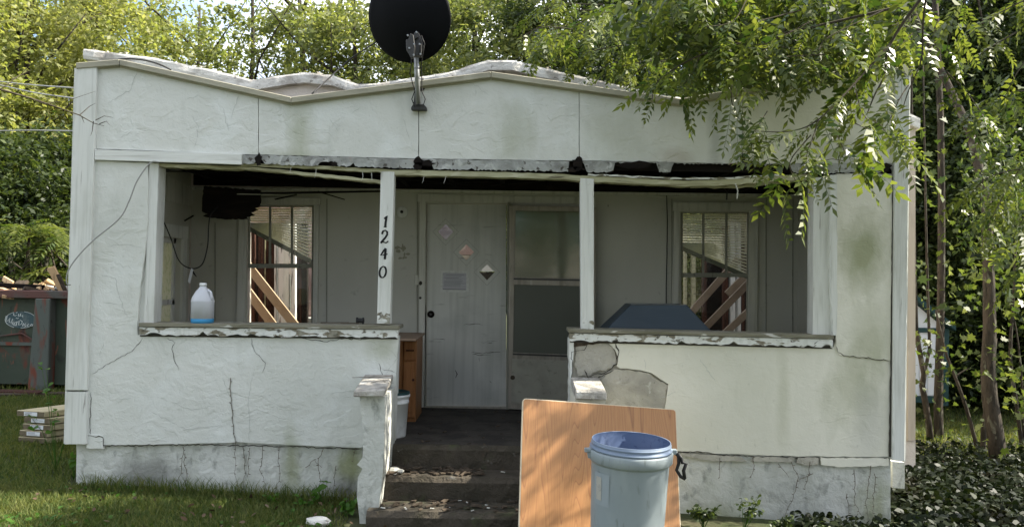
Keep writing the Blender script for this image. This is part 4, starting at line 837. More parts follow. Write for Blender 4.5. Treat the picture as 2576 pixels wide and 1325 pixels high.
# ------------------------------------------------------------------ things on the sills
BT = thing('plastic_jug', 'translucent white jug with blue liquid at the bottom, on the left sill', 'jug', tuple(P(509, 812, 6.62)))
jb = P(509, 812, 6.60); s1 = 1/318.
def sup(rx, ry, z, n=28):
    return [(rx*math.copysign(abs(math.cos(t))**.75, math.cos(t)), ry*math.copysign(abs(math.sin(t))**.75, math.sin(t)), z) for t in [2*math.pi*k/n for k in range(n)]]
def rings(rs, c):
    v = [Vector(p)+c for r_0 in rs for p in r_0]; n = len(rs[0]); f = [(i*n+k, i*n+(k+1) % n, (i+1)*n+(k+1) % n, (i+1)*n+k) for i in range(len(rs)-1) for k in range(n)]
    return MB().add(v, f+[tuple(range(n))[::-1], tuple((len(rs)-1)*n+k for k in range(n))])
rings([sup(.078, .075, 0), sup(.083, .08, .006), sup(.084, .08, .036)], jb).obj('liquid', liquid_m, BT, smooth=True)
rings([sup(.084, .08, .0365), sup(.084, .08, .165), sup(.086, .082, .172), sup(.084, .08, .18), sup(.074, .07, .21), sup(.05, .05, .252), sup(.030, .03, .276), sup(.024, .024, .285), sup(.023, .023, .292)], jb).obj('jug_body', bottle_m, BT, smooth=True)
rings([sup(.026, .026, .2925), sup(.026, .026, .312), sup(.023, .023, .316)], jb).obj('cap', label_w, BT, smooth=True)
mb = MB().tube([jb+Vector((.045, -.02, .262)), jb+Vector((.072, -.03, .245)), jb+Vector((.08, -.03, .205)), jb+Vector((.078, -.03, .18))], .011, 8); mb.obj('handle', bottle_m, BT, smooth=True)
pc = MB().lathe([(.022, -.03), (.026, -.03), (.026, -.018), (.020, -.016), (.020, .016), (.026, .018), (.026, .03), (.022, .03)], P(906, 806, 6.66), 14, Matrix.Rotation(R(90), 4, 'Y'))
tag(pc.obj('spool', cable_b), 'small black plastic spool lying on the left sill near the numbered post', 'spool')
sl_ = MB(); sl_.obox(P(842, 811, 6.6), (.11, 0, .002), (0, .01, 0), (0, 0, .003)); sl_.obox(P(880, 812, 6.58), (.07, .01, .0), (0, .006, 0), (0, 0, .003))
tag(sl_.obj('wood_sliver', debris_m), 'thin splinter of wood lying on the left sill left of the black spool', 'splinter')

# grill
GR = thing('barbecue_grill', 'slate blue barbecue grill lid rising behind the right sill', 'grill', (1.2, 7.45, fz))
Yg = 7.12
def pr(pts, Y0, d): return MB().hexa(PL(pts, Y0)+[q+Vector((0, d, 0)) for q in PL(pts, Y0)])
a = PL([(1515, 838), (1795, 838), (1731, 767), (1589, 766)], Yg)
lid = MB().hexa([a[0], a[1], a[2]+Vector((-.0, .06, 0)), a[3]+Vector((0, .06, 0)), a[0]+Vector((0, .46, 0)), a[1]+Vector((0, .46, 0)), a[2]+Vector((0, .40, 0)), a[3]+Vector((0, .40, 0))])
lid.obj('lid', grill_m, GR, bevel=.006)
MB().tube([a[3]+Vector((0, .055, .001)), a[2]+Vector((0, .055, .001))], .004, 6).obj('lid_edge', galv, GR)
zb = a[0].z
MB().box(a[0].x, a[1].x, Yg, Yg+.46, zb-.25, zb-.005).obj('firebox', grill_m, GR, bevel=.005)
for x in (a[0].x+.08, a[1].x-.12):
    for y in (Yg+.05, Yg+.38): MB().box(x, x+.04, y, y+.04, fz, zb-.25).obj('leg', dkmetal, GR)
MB().box(a[0].x+.06, a[1].x-.06, Yg+.05, Yg+.42, fz+.2, fz+.23).obj('shelf', dkmetal, GR)
# hanging bits above the grill
hb = MB().tube([P(1829, 484, 7.0), P(1828, 503, 7.0)], .007, 5); hb.tube([P(1820, 470, 7), P(1830, 485, 7), P(1838, 468, 7)], .003, 4)
tag(hb.obj('loose_wire', cable_b), 'short loose wire end dangling from the porch ceiling above the grill', 'wire')

# cabinet
CB = thing('wooden_cabinet', 'pine kitchen base cabinet with drawer and door beside the doorway', 'cabinet', (-1.0, 7.75, fz))
cA = 1020; Yc = 7.5
def cpt(px, py, Y): return P(px, py, Y)
fzz = fz
xr, xm = P(1048, 900, Yc).x, P(1014, 900, Yc).x
zt = P(1030, 852, Yc).z
MB().box(xm-.62, xm, Yc-.25, Yc+.33, fzz, zt).obj('carcass', cab_m, CB)
# front face is on the right half, turned toward the steps
def cf(x0_, x1_, z0_, z1_, y, t, nm, m_=cab_m, bev=.004): return MB().box(x0_, x1_, y-t, y, z0_, z1_).obj(nm, m_, CB, bevel=bev)
MB().box(xm+.001, xr, Yc-.0, Yc+.5, fzz, zt-.01).obj('carcass', cab_m, CB)
hh = zt-fzz
cf(xm+.008, xr-.004, zt-.19, zt-.02, Yc-.001, .02, 'drawer_front')
dr = cf(xm+.008, xr-.004, fzz+.04, zt-.205, Yc-.001, .02, 'cabinet_door')
MB().box(xm+.032, xr-.03, Yc-.028, Yc-.022, fzz+.09, zt-.26).obj('raised_panel', cab_m, dr, bevel=.003)
MB().box(xm-.64, xr+.02, Yc-.27, Yc+.5, zt+.001, zt+.022).obj('countertop', cab_top, CB, bevel=.005)
MB().tube([(xm+.03, Yc-.04, zt-.10), (xr-.02, Yc-.04, zt-.10)], .007, 6).obj('drawer_pull', brown_wood, CB)
MB().lathe([(0, .02), (.012, .018), (.008, 0)], (xr-.022, Yc-.025, fzz+.38), 10, Mx).obj('door_knob', brown_wood, dr)
# bucket
BK = thing('plastic_bucket', 'white plastic bucket with dark lid half hidden behind the left half wall', 'bucket', (-.98, 6.84, fz))
bc = Vector((-.965, 6.83, fz))
MB().lathe([(0, 0), (.118, 0), (.122, .01), (.137, .27), (.142, .27), (.142, .29), (.138, .29), (.146, .325), (.150, .325), (.150, .34), (.146, .345)], bc, 36).obj('pail', bucket_m, BK, smooth=True)
MB().lathe([(.148, .346), (.148, .362), (.135, .366), (.13, .355), (0, .355)], bc, 36).obj('lid', shed_g, BK, smooth=True)
ml = MB(); 
hp = []
for k in range(13):
    t = math.pi*k/12; hp.append(bc+Vector((.15*math.cos(t)*.99, -.145*1.0*math.sin(t)*.98, .285-.10*math.sin(t))))
hp = [bc+Vector((.155*math.sin(R(-60)), -.155*math.cos(R(-60)), .30)), bc+Vector((.16*math.sin(R(-30)), -.16*math.cos(R(-30)), .24)), bc+Vector((.155*math.sin(R(8)), -.155*math.cos(R(8)), .275)), bc+Vector((.152*math.sin(R(20)), -.152*math.cos(R(20)), .30))]
MB().tube(hp, .003, 6).obj('bail_handle', galv, BK, smooth=True)
MB().lathe([(0, .012), (.012, .012), (.014, 0)], bc+Vector((.148*math.sin(R(18)), -.148*math.cos(R(18)), .30)), 12, Mx).obj('handle_ear', bucket_m, BK)
def curved_label(c, rad, a0, a1, z0_, z1_, m_, nm, par, n=6, taper=0):
    v = []
    for i in range(n+1):
        t = R(a0+(a1-a0)*i/n)
        for z in (z0_, z1_):
            rr_ = rad+taper*z; v.append(c+Vector((rr_*math.sin(t), -rr_*math.cos(t), z)))
    return MB().add(v, [(2*i, 2*i+2, 2*i+3, 2*i+1) for i in range(n)])
curved_label(bc, .1215, 0, 26, .10, .20, None, '', None, taper=.058).obj('label', mat('bucket_label', (.35, .36, .36), rough=.5), BK)
bcb = MB()
for k in range(8): o_ = curved_label(bc, .1235, 4+k*2.2, 4+k*2.2+(1.3 if k % 2 else .8), .125, .175, None, '', None, 1, .058); bcb.add(o_.v, o_.f)
for z in (.205, .212, .06, .068, .076): o_ = curved_label(bc, .1235, 2, 14, z, z+.004, None, '', None, 2, .058); bcb.add(o_.v, o_.f)
bcb.obj('barcode', ink, BK)

# ------------------------------------------------------------------ leaning table board
tl, tr_ = P(1313, 1003, 5.80), P(1697, 1031, 5.96)
LBt = bpy.data.objects.new('leaning_board', None); COL.objects.link(LBt)
ux = (tr_-tl).normalized(); down = Vector((0, -.36, -.933)); down = (down-ux*down.dot(ux)).normalized(); nb = ux.cross(down).normalized()
if nb.y > 0: nb = -nb
wid = (tr_-tl).length; hgt = 1.13
Mb = Matrix((( ux.x, nb.x, -down.x, 0), (ux.y, nb.y, -down.y, 0), (ux.z, nb.z, -down.z, 0), (0, 0, 0, 1)))
org = tl+down*hgt
LBt.matrix_world = Matrix.Translation(org) @ Mb
LBt['label'] = 'wood grain table top leaning on edge against the right step wall'; LBt['category'] = 'board'
def rrect(x0_, x1_, z0_, z1_, r, y, n=5):
    o = []
    for cx_, cz_, a0 in ((x1_-r, z1_-r, 0), (x0_+r, z1_-r, 90), (x0_+r, z0_+r, 180), (x1_-r, z0_+r, 270)):
        for k in range(n+1): t = R(a0+90*k/n); o.append((cx_+r*math.cos(t), y, cz_+r*math.sin(t)))
    return o
# local: y+ faces the camera
b1 = MB().plate(rrect(.006, wid-.006, .006, hgt-.006, .02, .0315), dv=(0, -.003, 0)).obj('laminate_face', oak); b1.parent = LBt
o1 = rrect(0, wid, 0, hgt, .025, .030)
b2 = MB().plate(o1, dv=(0, -.030, 0)).obj('edge_band', edge_m, bevel=.004); b2.parent = LBt

# ------------------------------------------------------------------ bin
TC = thing('plastic_drum', 'open grey-blue plastic drum with black clamp standing before the leaning board', 'drum', (0, 0, 0))
cc = P(1570, 1095, 5.15); tz = cc.z; gb = gz(cc.x, 5.05)
TC.location = (cc.x, 5.05, gb); TC['_o'] = [cc.x, 5.05, gb]
base = Vector((cc.x, 5.05, gb)); hC = tz-gb
MT = Matrix.Rotation(R(1.6), 4, 'Y')@Matrix.Rotation(R(2.0), 4, 'X')
rt = .240
def ring_prof(z): return z
body = [(0, 0), (.19, 0), (.205, .02), (.222, hC*.5), (.232, hC-.135), (.234, hC-.128), (.243, hC-.122), (.250, hC-.115), (.252, hC-.065), (.247, hC-.055), (.238, hC-.052)]
MB().lathe(body, base, 64, MT).obj('drum_body', can_m, TC, smooth=True)
neck = [(.238, hC-.0515), (.246, hC-.050), (.247, hC-.040), (.236, hC-.036), (.236, hC-.022), (.240, hC-.019), (.239, hC-.014), (.235, hC-.012), (.236, hC-.001), (.2345, hC+.001), (.231, hC-.001)]
MB().lathe(neck, base, 64, MT).obj('neck_ring', mat('blue_neck_plastic', (.19, .24, .32), [((.14, .2, .32), (9, 9, 9), .5, .7, .5)], rough=.4), TC, smooth=True)
MB().lathe([(.2305, hC-.0015), (.229, hC-.03), (.226, hC-.034), (.226, hC-.06), (.222, hC-.064), (.222, hC-.30), (.20, .03), (0, .03)], base, 64, MT).obj('inner_wall', can_in, TC, smooth=True)
lab = curved_label(Vector((0, 0, 0)), .2045, -68, -38, hC*.60, hC*.60+.19, None, '', None, 8, .0405)
lab.v = [tuple(MT @ Vector(v)+base) for v in lab.v]; lab.obj('label_panel', mat('label_panel_plastic', (.27, .31, .33), rough=.4), TC)
lab = curved_label(Vector((0, 0, 0)), .2065, -64, -52, hC*.60+.03, hC*.60+.165, None, '', None, 5, .0405)
lab.v = [tuple(MT @ Vector(v)+base) for v in lab.v]; lab.obj('paper_label', mat('worn_paper_label', (.38, .37, .33), [((.3, .3, .28), (40, 40, 40), .5, .6, .7)], rough=.8), TC)
def loc(a, rad, z): return MT @ Vector((rad*math.sin(R(a)), -rad*math.cos(R(a)), z))+base
eh = MB()
e0 = loc(-82, .262, hC-.062); eh.obox(e0, (.022, 0, 0), (0, .018, 0), (0, 0, .012)); eh.obox(e0+Vector((.008, 0, -.022)), (.012, 0, .006), (0, .012, 0), (-.004, 0, .022))
eh.obj('ear', can_m, TC, bevel=.004)
cl = MB(); q0 = loc(86, .262, hC-.058)
cl.tube([q0, q0+Vector((.02, -.01, -.02)), q0+Vector((.022, -.015, -.06)), q0+Vector((.008, -.02, -.10)), q0+Vector((.03, -.03, -.135)), q0+Vector((.058, -.03, -.150))], .011, 6)
cl.tube([q0+Vector((.01, -.02, 0)), q0+Vector((.036, -.02, -.03)), q0+Vector((.040, -.03, -.055)), q0+Vector((.062, -.03, -.060)), q0+Vector((.048, -.03, -.10)), q0+Vector((.055, -.03, -.15))], .011, 6)
cl.obj('clamp', cable_b, TC, smooth=True)
eh = MB(); eh.obox(q0+Vector((-.006, 0, .004)), (.018, 0, 0), (0, .016, 0), (0, 0, .016)); eh.obj('ear', can_m, TC, bevel=.004)

# ------------------------------------------------------------------ dumpster
DP = thing('dumpster', 'rusty dark green roll-off dumpster full of demolition debris', 'dumpster', tuple(P(60, 990, 11.3)))
Yd = 11.2
zt_, zb_ = P(60, 748, Yd).z, P(60, 975, Yd).z
xl, xr_ = -9.6, P(185, 800, Yd).x+.4
MB().hexa([(xl, Yd, zb_+.05), (xr_, Yd, zb_+.05), (xr_, Yd, zt_), (xl, Yd, zt_), (xl, Yd+2.3, zb_), (xr_, Yd+2.3, zb_), (xr_, Yd+2.3, zt_), (xl, Yd+2.3, zt_)]).obj('body', dump_m, DP)
MB().box(xl, xr_+.02, Yd-.12, Yd+.06, zt_-.005, zt_+.10).obj('rim', dump_rim, DP, bevel=.01)
for x in (P(118, 850, Yd).x, P(-60, 850, Yd).x, P(-260, 850, Yd).x):
    MB().hexa([(x-.17, Yd-.13, zb_-.02), (x+.10, Yd-.13, zb_-.02), (x+.10, Yd-.13, zt_-.006), (x-.10, Yd-.13, zt_-.006), (x-.17, Yd-.001, zb_-.02), (x+.12, Yd-.001, zb_-.02), (x+.12, Yd-.001, zt_-.006), (x-.10, Yd-.001, zt_-.006)]).obj('side_rib', dump_rust, DP, bevel=.01)
MB().tube([P(-80, 860, Yd-.03), P(0, 845, Yd-.03), P(55, 838, Yd-.03), P(95, 862, Yd-.03)], .012, 6).obj('weld_bar', dump_rim, DP)
MB().box(xl, P(95, 860, Yd).x, Yd-.035, Yd-.001, P(50, 868, Yd).z, P(50, 860, Yd).z).obj('weld_bar', dump_rust, DP)
MB().plate([P(52+39*math.cos(t), 804+21*math.sin(t), Yd-.012) for t in [2*math.pi*k/28 for k in range(28)]], dv=(0, .006, 0)).obj('decal', decal_m, DP)
dt = MB()
el = [(52+39*math.cos(t), 804+21*math.sin(t)) for t in [2*math.pi*k/28 for k in range(28)]]
for s_ in (el[9:20], el[22:28]+el[:3], el[4:8]):
    o_ = stroke(s_, 1.4, Yd-.014); dt.add(o_.v, o_.f)
for st in ([(35, 787), (34, 792), (38, 794), (42, 792)], [(44, 785), (40, 787)], [(47, 789), (46, 795), (50, 794)], [(52, 788), (51, 795)], [(54, 795), (57, 792), (57, 797)],   # Call
           [(40, 799), (44, 801), (47, 799)],
           [(13, 796), (18, 795), (16, 803), (14, 808), (20, 806), (25, 799), (23, 810), (28, 811), (32, 802)], [(29, 812), (33, 809), (31, 815), (34, 816)], [(36, 811), (35, 818), (39, 818)], [(43, 808), (40, 819)], [(37, 811), (45, 809)],  # West
           [(48, 806), (47, 817), (54, 815), (56, 808), (50, 804)], [(59, 812), (57, 820)], [(65, 813), (61, 816), (65, 820), (60, 822)], [(73, 814), (68, 818), (72, 822)], [(80, 814), (76, 819), (81, 820), (82, 815)], [(84, 818), (88, 812), (86, 819)]):  # Disco.
    o_ = stroke(st, 1.9, Yd-.015); dt.add(o_.v, o_.f)
dt.obj('decal_lettering', decal_w, DP)
mb = MB()
for x in (-9, -7.5, -6.4): mb.box(x-.7, x+.5, Yd-.2, Yd+.3, gz(x, Yd)-.02, zb_-.03)
tag(mb.obj('support_timber', brown_wood), 'brown timbers lying under the rusty green dumpster', 'timber')
pk = [((-9, 10.9), 'reddish'), ((-6.9, 10.7), 'long')]
o_ = MB(); o_.obox((-6.6, 10.6, gz(-6.6, 10.6)+.05), (.75, -.1, .01), (.02, .1, 0), (0, 0, .035)); tag(o_.obj('timber_plank', brown_wood), 'reddish plank lying on the grass in front of the dumpster rib', 'plank')
o_ = MB(); o_.obox((-6.0, 10.45, gz(-6, 10.5)+.03), (.5, .15, .0), (.02, .08, 0), (0, 0, .03)); tag(o_.obj('timber_plank', debris_m), 'short weathered plank on the grass nearest the house corner', 'plank')
# debris on top
db = thing('debris_heap', 'broken boards and plaster heaped above the dumpster rim', 'debris', (-8, Yd+.6, zt_))
for k in range(60):
    x = rnd.uniform(-9.0, -5.9); y = rnd.uniform(Yd-.02, Yd+1.2); s_ = rnd.uniform(.06, .22)
    a_ = Vector((rnd.uniform(-1, 1), rnd.uniform(-.4, .4), rnd.uniform(-.3, .3))).normalized(); b2_ = a_.cross(Vector((0, .3, 1))).normalized(); c2_ = a_.cross(b2_)
    MB().obox((x, y, zt_+.07+rnd.uniform(-.03, .06)), a_*s_, b2_*s_*.4, c2_*.02).obj('scrap', rnd.choice([splint_m, splint_m, black_wood, debris_m, chip_m]), db)
def plank3(a, b, w, t, nm, m_, par):
    a, b = Vector(a), Vector(b); d_ = (b-a)/2; n_ = d_.cross(Vector((0, 1, 0))).normalized(); MB().obox((a+b)/2, d_, n_*w, Vector((0, t, 0))).obj(nm, m_, par, bevel=.004)
plank3(P(160, 735, Yd+.2), P(128, 672, Yd+.1), .05, .02, 'splintered_board', splint_m, db)
plank3(P(166, 735, Yd+.15), P(146, 690, Yd+.1), .025, .015, 'splintered_board', debris_m, db)
plank3(P(8, 700, Yd+.2), P(32, 714, Yd+.1), .035, .02, 'splintered_board', splint_m, db)
plank3(P(-20, 716, Yd+.1), P(110, 722, Yd+.1), .03, .03, 'charred_board', black_wood, db)

# ------------------------------------------------------------------ lumber stack
LS = G(100, 1112)
gp = G(60, 1116); 
dirx = Vector((.62, 1.0, 0)).normalized(); side = Vector((1, -.32, 0)).normalized()
front = P(106, 1108, 7.95); 
ztop = [1062, 1074, 1088, 1097, 1110]
names = ['topmost pale plank of the treated lumber stack', 'second plank from the top of the lumber stack', 'middle plank of the lumber stack', 'fourth plank of the lumber stack, set further left', 'lowest plank of the lumber stack lying in the grass']
for k in range(5):
    off = [0, .07, .06, .03, .02][k]
    z0_ = gz(-4.6, 8)+.02+(4-k)*.062
    c0 = Vector((-4.66+off, 7.9, z0_))
    wv_ = Vector((.27, -.03, 0)); L_ = Vector((1.35, .75, 0)).normalized()*2.4
    L_ = Vector((1.0, 1.55, .0)).normalized()*2.4
    t = thing('lumber_plank', names[k], 'plank', tuple(c0), 'stacked treated lumber')
    wv_ = Vector((.30, -.06, 0)); hz_ = Vector((0, 0, .052))
    MB().hexa([c0, c0+wv_, c0+wv_+hz_, c0+hz_, c0+L_, c0+wv_+L_, c0+wv_+hz_+L_, c0+hz_+L_]).obj('plank_body', lum_m, t, bevel=.004)
    e = Vector((-.0005, -.003, 0)); fr = [c0+wv_*.02+hz_*.08, c0+wv_*.98+hz_*.08, c0+wv_*.98+hz_*.92, c0+wv_*.02+hz_*.92]
    MB().plate([q+e for q in fr], dv=(0, .002, 0)).obj('end_grain', lum_end, t)
    if k < 4:
        fr = [c0+wv_*.28+hz_*.15, c0+wv_*.75+hz_*.15, c0+wv_*.75+hz_*.85, c0+wv_*.28+hz_*.85]
        lb_ = MB().plate([q+e*2.2 for q in fr], dv=(0, .001, 0)).obj('end_label', label_w, t)
        tx = MB(); 
        for zz in (.3, .5, .68): 
            x1_ = rnd.uniform(.5, .7); tx.plate([q+e*3 for q in [c0+wv_*.32+hz_*zz, c0+wv_*x1_+hz_*zz, c0+wv_*x1_+hz_*(zz+.07), c0+wv_*.32+hz_*(zz+.07)]], dv=(0, .0005, 0))
        tx.obj('label_print', mat('grey_print', (.3, .3, .33)) if k == 0 else MATS['grey_print'], lb_)

# ------------------------------------------------------------------ debris on the steps
def chips(n, x0_, x1_, y0_, y1_, z, s0, s1_, m_, name, label, seed, flat=.15):
    r = random.Random(seed); mb = MB()
    for k in range(n):
        c = Vector((r.uniform(x0_, x1_), r.uniform(y0_, y1_), 0)); c.z = z(c.x, c.y) if callable(z) else z
        s_ = r.uniform(s0, s1_); a_ = r.uniform(0, 6.3); ax = Vector((math.cos(a_), math.sin(a_), r.uniform(-.2, .2)))*s_; ay = Vector((-math.sin(a_), math.cos(a_), r.uniform(-.3, .3)))*s_*r.uniform(.15, .6)
        mb.obox(c+Vector((0, 0, s_*flat)), ax, ay, Vector((0, 0, s_*flat*.6+.001)))
    o = mb.obj(name, m_); o['kind'] = 'stuff'; o['label'] = label; return o
chips(90, sx0, -.2, 6.22, 6.45, .222, .006, .05, debris_m, 'step_litter', 'bark, splinters and dead leaves littering the steps', 1)
chips(60, sx0, .4, 5.92, 6.16, .05, .006, .04, debris_m, 'step_litter', 'bark, splinters and dead leaves on the lowest step', 2)
chips(20, sx0+.02, .3, 5.92, 6.42, lambda x, y: .222 if y > 6.2 else .05, .004, .022, chip_m, 'paint_chips', 'white paint chips scattered on the steps', 3)
chips(60, sx0+.1, .4, 6.5, 8.2, fz+.005, .004, .02, debris_m, 'floor_litter', 'small litter over the dark porch floor', 4)
chips(70, -.9, .5, 5.2, 5.9, gz, .008, .035, debris_m, 'ground_litter', 'twigs and crumbs on the soil before the steps', 5)
chips(14, -1.0, .3, 5.3, 5.9, gz, .006, .02, chip_m, 'ground_chips', 'pale crumbs on the soil before the steps', 6)
for k, (x, y, s_, lb) in enumerate([(1012, 1150, .045, 'white broken plaster lump on the steps beside the left step wall'), (1000, 1162, .03, 'smaller plaster lump at the left end of the upper tread')]):
    c = Vector((-.86+.05*k, 6.32-.04*k, .235)); r = random.Random(k); bm_ = MB().lathe([(0, -.6), (.7, -.5), (1, 0), (.7, .5), (0, .6)], (0, 0, 0), 8)
    bm_.v = [tuple(Vector((v[0]*s_*(1+r.uniform(-.3, .3)), v[1]*s_, v[2]*s_*.8))+c) for v in bm_.v]; tag(bm_.obj('plaster_chunk', chip_m), lb, 'rubble')
c = G(800, 1322)+Vector((0, 0, .03)); r = random.Random(9)
bm_ = MB().lathe([(0, -.6), (.7, -.5), (1, 0), (.8, .4), (0, .55)], (0, 0, 0), 10); bm_.v = [tuple(Vector((v[0]*.09*(1+r.uniform(-.2, .2)), v[1]*.07, v[2]*.06))+c) for v in bm_.v]
tag(bm_.obj('stone', rollcap), 'white rock in the grass at the very bottom edge', 'stone')

# ------------------------------------------------------------------ shed and fence on the right
SH = thing('garden_shed', 'small white shed with dark green trim behind the right corner', 'shed', (5.8, 12, gz(5.8, 12)-.1))
Ysh = 12.0
xs0 = P(2230, 900, Ysh).x; xs1 = P(2374, 900, Ysh).x; z0_ = P(2350, 1010, Ysh).z; z1_ = P(2350, 826, Ysh).z
MB().box(xs0, xs1-.03, Ysh, Ysh+1.6, z0_, z1_).obj('body', shed_w, SH)
for k in range(7):
    x = xs0+(xs1-xs0)*k/7; MB().box(x+.01, x+(xs1-xs0)/7-.01, Ysh-.012, Ysh-.001, z0_+.09, z1_-.06).obj('door_panel', shed_w, SH, bevel=.004)
MB().box(xs0, xs1, Ysh-.03, Ysh-.013, z0_-.01, z0_+.085).obj('base_rail', shed_g, SH)
MB().box(xs0, xs1, Ysh-.03, Ysh-.013, z1_-.055, z1_+.01).obj('head_rail', shed_g, SH)
MB().box(xs1-.0295, xs1+.06, Ysh-.03, Ysh+.05, z0_-.05, z1_).obj('corner_post', shed_g, SH)
pk_ = P(2225, 700, Ysh)
MB().plate([(xs0, Ysh-.005, z1_+.011), (xs1, Ysh-.005, z1_+.011), (pk_.x, Ysh-.005, pk_.z)], dv=(0, .03, 0)).obj('gable', shed_w, SH)
MB().hexa([(pk_.x, Ysh-.1, pk_.z+.02), (xs1+.12, Ysh-.1, z1_-.02), (xs1+.12, Ysh-.1, z1_+.05), (pk_.x, Ysh-.1, pk_.z+.09), (pk_.x, Ysh+1.7, pk_.z+.02), (xs1+.12, Ysh+1.7, z1_-.02), (xs1+.12, Ysh+1.7, z1_+.05), (pk_.x, Ysh+1.7, pk_.z+.09)]).obj('roof', shed_g, SH)

# ------------------------------------------------------------------ foliage (numpy)
def npmesh(name, V, F4, m_, tint=None):
    me = bpy.data.meshes.new(name); nV, nF = len(V), len(F4); k = F4.shape[1]
    me.vertices.add(nV); me.vertices.foreach_set('co', V.astype(np.float32).ravel())
    me.loops.add(nF*k); me.loops.foreach_set('vertex_index', F4.astype(np.int32).ravel())
    me.polygons.add(nF); me.polygons.foreach_set('loop_start', np.arange(0, nF*k, k, dtype=np.int32)); me.polygons.foreach_set('loop_total', np.full(nF, k, dtype=np.int32))
    me.update(calc_edges=True)
    if tint is not None:
        a = me.attributes.new('tint', 'FLOAT', 'POINT'); a.data.foreach_set('value', tint.astype(np.float32))
    me.materials.append(m_); return me
def unit(v): return v/np.maximum(np.linalg.norm(v, axis=1, keepdims=True), 1e-9)
def leaves(C, size, rg_, droop=.3, up=.5, asp=.5):
    """C centres (n,3): folded four-cornered leaves"""
    n = len(C); d = rg_.normal(size=(n, 3)); d[:, 2] = d[:, 2]*.6-droop; d = unit(d)
    nn = rg_.normal(size=(n, 3)); nn[:, 2] += up*1.5; s = unit(np.cross(d, nn)); w = unit(np.cross(s, d))
    L = size*rg_.uniform(.6, 1.3, (n, 1)); Wd = L*asp
    v = np.stack([C-d*L*.5, C+s*Wd*.5+w*Wd*.12-d*L*.05, C+d*L*.5, C-s*Wd*.5+w*Wd*.12-d*L*.05], 1).reshape(-1, 3)
    f = np.arange(4*n).reshape(n, 4); t = np.repeat(np.clip(rg_.beta(1.3, 2.2, n), 0, 1), 4)
    return v, f, t
def shaped(C, size, rg_, poly, droop=.3, up=.5):
    poly = np.array(poly); n = len(C); k = len(poly); d = rg_.normal(size=(n, 3)); d[:, 2] = d[:, 2]*.6-droop; d = unit(d)
    nn = rg_.normal(size=(n, 3)); nn[:, 2] += up*1.5; s = unit(np.cross(d, nn)); w = unit(np.cross(s, d)); L = size*rg_.uniform(.6, 1.3, (n, 1))
    v = np.stack([C+d*L*px+s*L*py+w*L*(.35*abs(py)-.12*px*px) for px, py in poly], 1).reshape(-1, 3)
    return v, np.arange(k*n).reshape(n, k), np.repeat(np.clip(rg_.beta(1.3, 2.2, n), 0, 1), k)
OVAL = [(-.5, 0), (-.28, .20), (.05, .25), (.32, .15), (.55, 0), (.32, -.15), (.05, -.25), (-.28, -.20)]
LOBED = [(-.42, 0), (-.48, .22), (-.30, .20), (-.22, .52), (0, .30), (.22, .42), (.20, .16), (.60, 0), (.20, -.16), (.22, -.42), (0, -.30), (-.22, -.52), (-.30, -.20), (-.48, -.22)]
def crown_pts(n, rx, ry, rz, ncl, rcl, rg_, hollow=.35):
    c = rg_.normal(size=(ncl*3, 3)); c = unit(c)*(rg_.uniform(hollow, 1, (ncl*3, 1))**.6); c = c[:ncl]*np.array([rx, ry, rz])
    rs = rcl*rg_.uniform(.5, 1.4, ncl); idx = rg_.integers(0, ncl, n)
    o = rg_.normal(size=(n, 3)); o = unit(o)*rg_.uniform(.1, 1, (n, 1))**.5
    return c[idx]+o*rs[idx][:, None]*np.array([1.1, 1.1, .75])
def make_crown(name, n, rx, ry, rz, ncl, rcl, size, m_, seed, asp=.5):
    g = np.random.default_rng(seed); v, f, t = leaves(crown_pts(n, rx, ry, rz, ncl, rcl, g), size, g, asp=asp); return npmesh(name, v, f, m_, t)
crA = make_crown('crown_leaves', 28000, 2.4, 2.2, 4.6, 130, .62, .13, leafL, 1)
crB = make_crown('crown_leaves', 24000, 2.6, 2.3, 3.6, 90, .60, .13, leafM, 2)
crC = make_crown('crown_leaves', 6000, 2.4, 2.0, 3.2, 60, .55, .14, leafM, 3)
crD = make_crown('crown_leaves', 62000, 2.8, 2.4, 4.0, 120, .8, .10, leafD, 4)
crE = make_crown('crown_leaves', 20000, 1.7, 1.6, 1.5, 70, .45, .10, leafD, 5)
def trunk_mesh(seed, h, r0):
    r = random.Random(seed); mb = MB(); pts = []; x = y = 0
    for k in range(8): pts.append((x, y, h*k/7)); x += r.uniform(-.12, .12)*h/8; y += r.uniform(-.1, .1)*h/8
    mb.tube(pts, [r0*(1.25 if k == 0 else 1-.75*k/7) for k in range(8)], 8)
    for k in range(9):
        i = r.randint(2, 6); p = Vector(pts[i]); a_ = r.uniform(0, 6.3); L = h*r.uniform(.18, .32); q = p+Vector((math.cos(a_), math.sin(a_), .7))*L*.5; q2 = q+Vector((math.cos(a_+.4), math.sin(a_+.4), .9))*L*.5
        mb.tube([p, q, q2], [r0*.35, r0*.22, r0*.08], 5)
    me = bpy.data.meshes.new('trunk_wood'); me.from_pydata(mb.v, [], mb.f); me.materials.append(bark)
    for p in me.polygons: p.use_smooth = True
    return me
TM = [trunk_mesh(1, 9, .16), trunk_mesh(2, 9, .12), trunk_mesh(3, 9, .10)]
def tree(name, label, x, y, crown, sc, zc_, tm, rot, group, sz=1, crown2=None):
    t = thing(name, label, 'tree', (x, y, gz(x, y)-.05), group)
    o = bpy.data.objects.new('trunk', TM[tm]); COL.objects.link(o); o.parent = t; o.scale = (sc, sc, sc*sz); o.rotation_euler.z = rot
    for cm, dz in [(crown, zc_)]+([(crown2, 1.9)] if crown2 else []):
        o = bpy.data.objects.new('crown', cm); COL.objects.link(o); o.parent = t; o.location = (0, 0, dz); o.scale = (sc, sc, sc*sz); o.rotation_euler.z = rot*1.7
    return t
def gx(px, Y): return P(px, 662, Y).x
g1 = 'sunlit trees on the left behind the dumpster'; g2 = 'trees rising behind the roofline'; g3 = 'dark trees on the right'
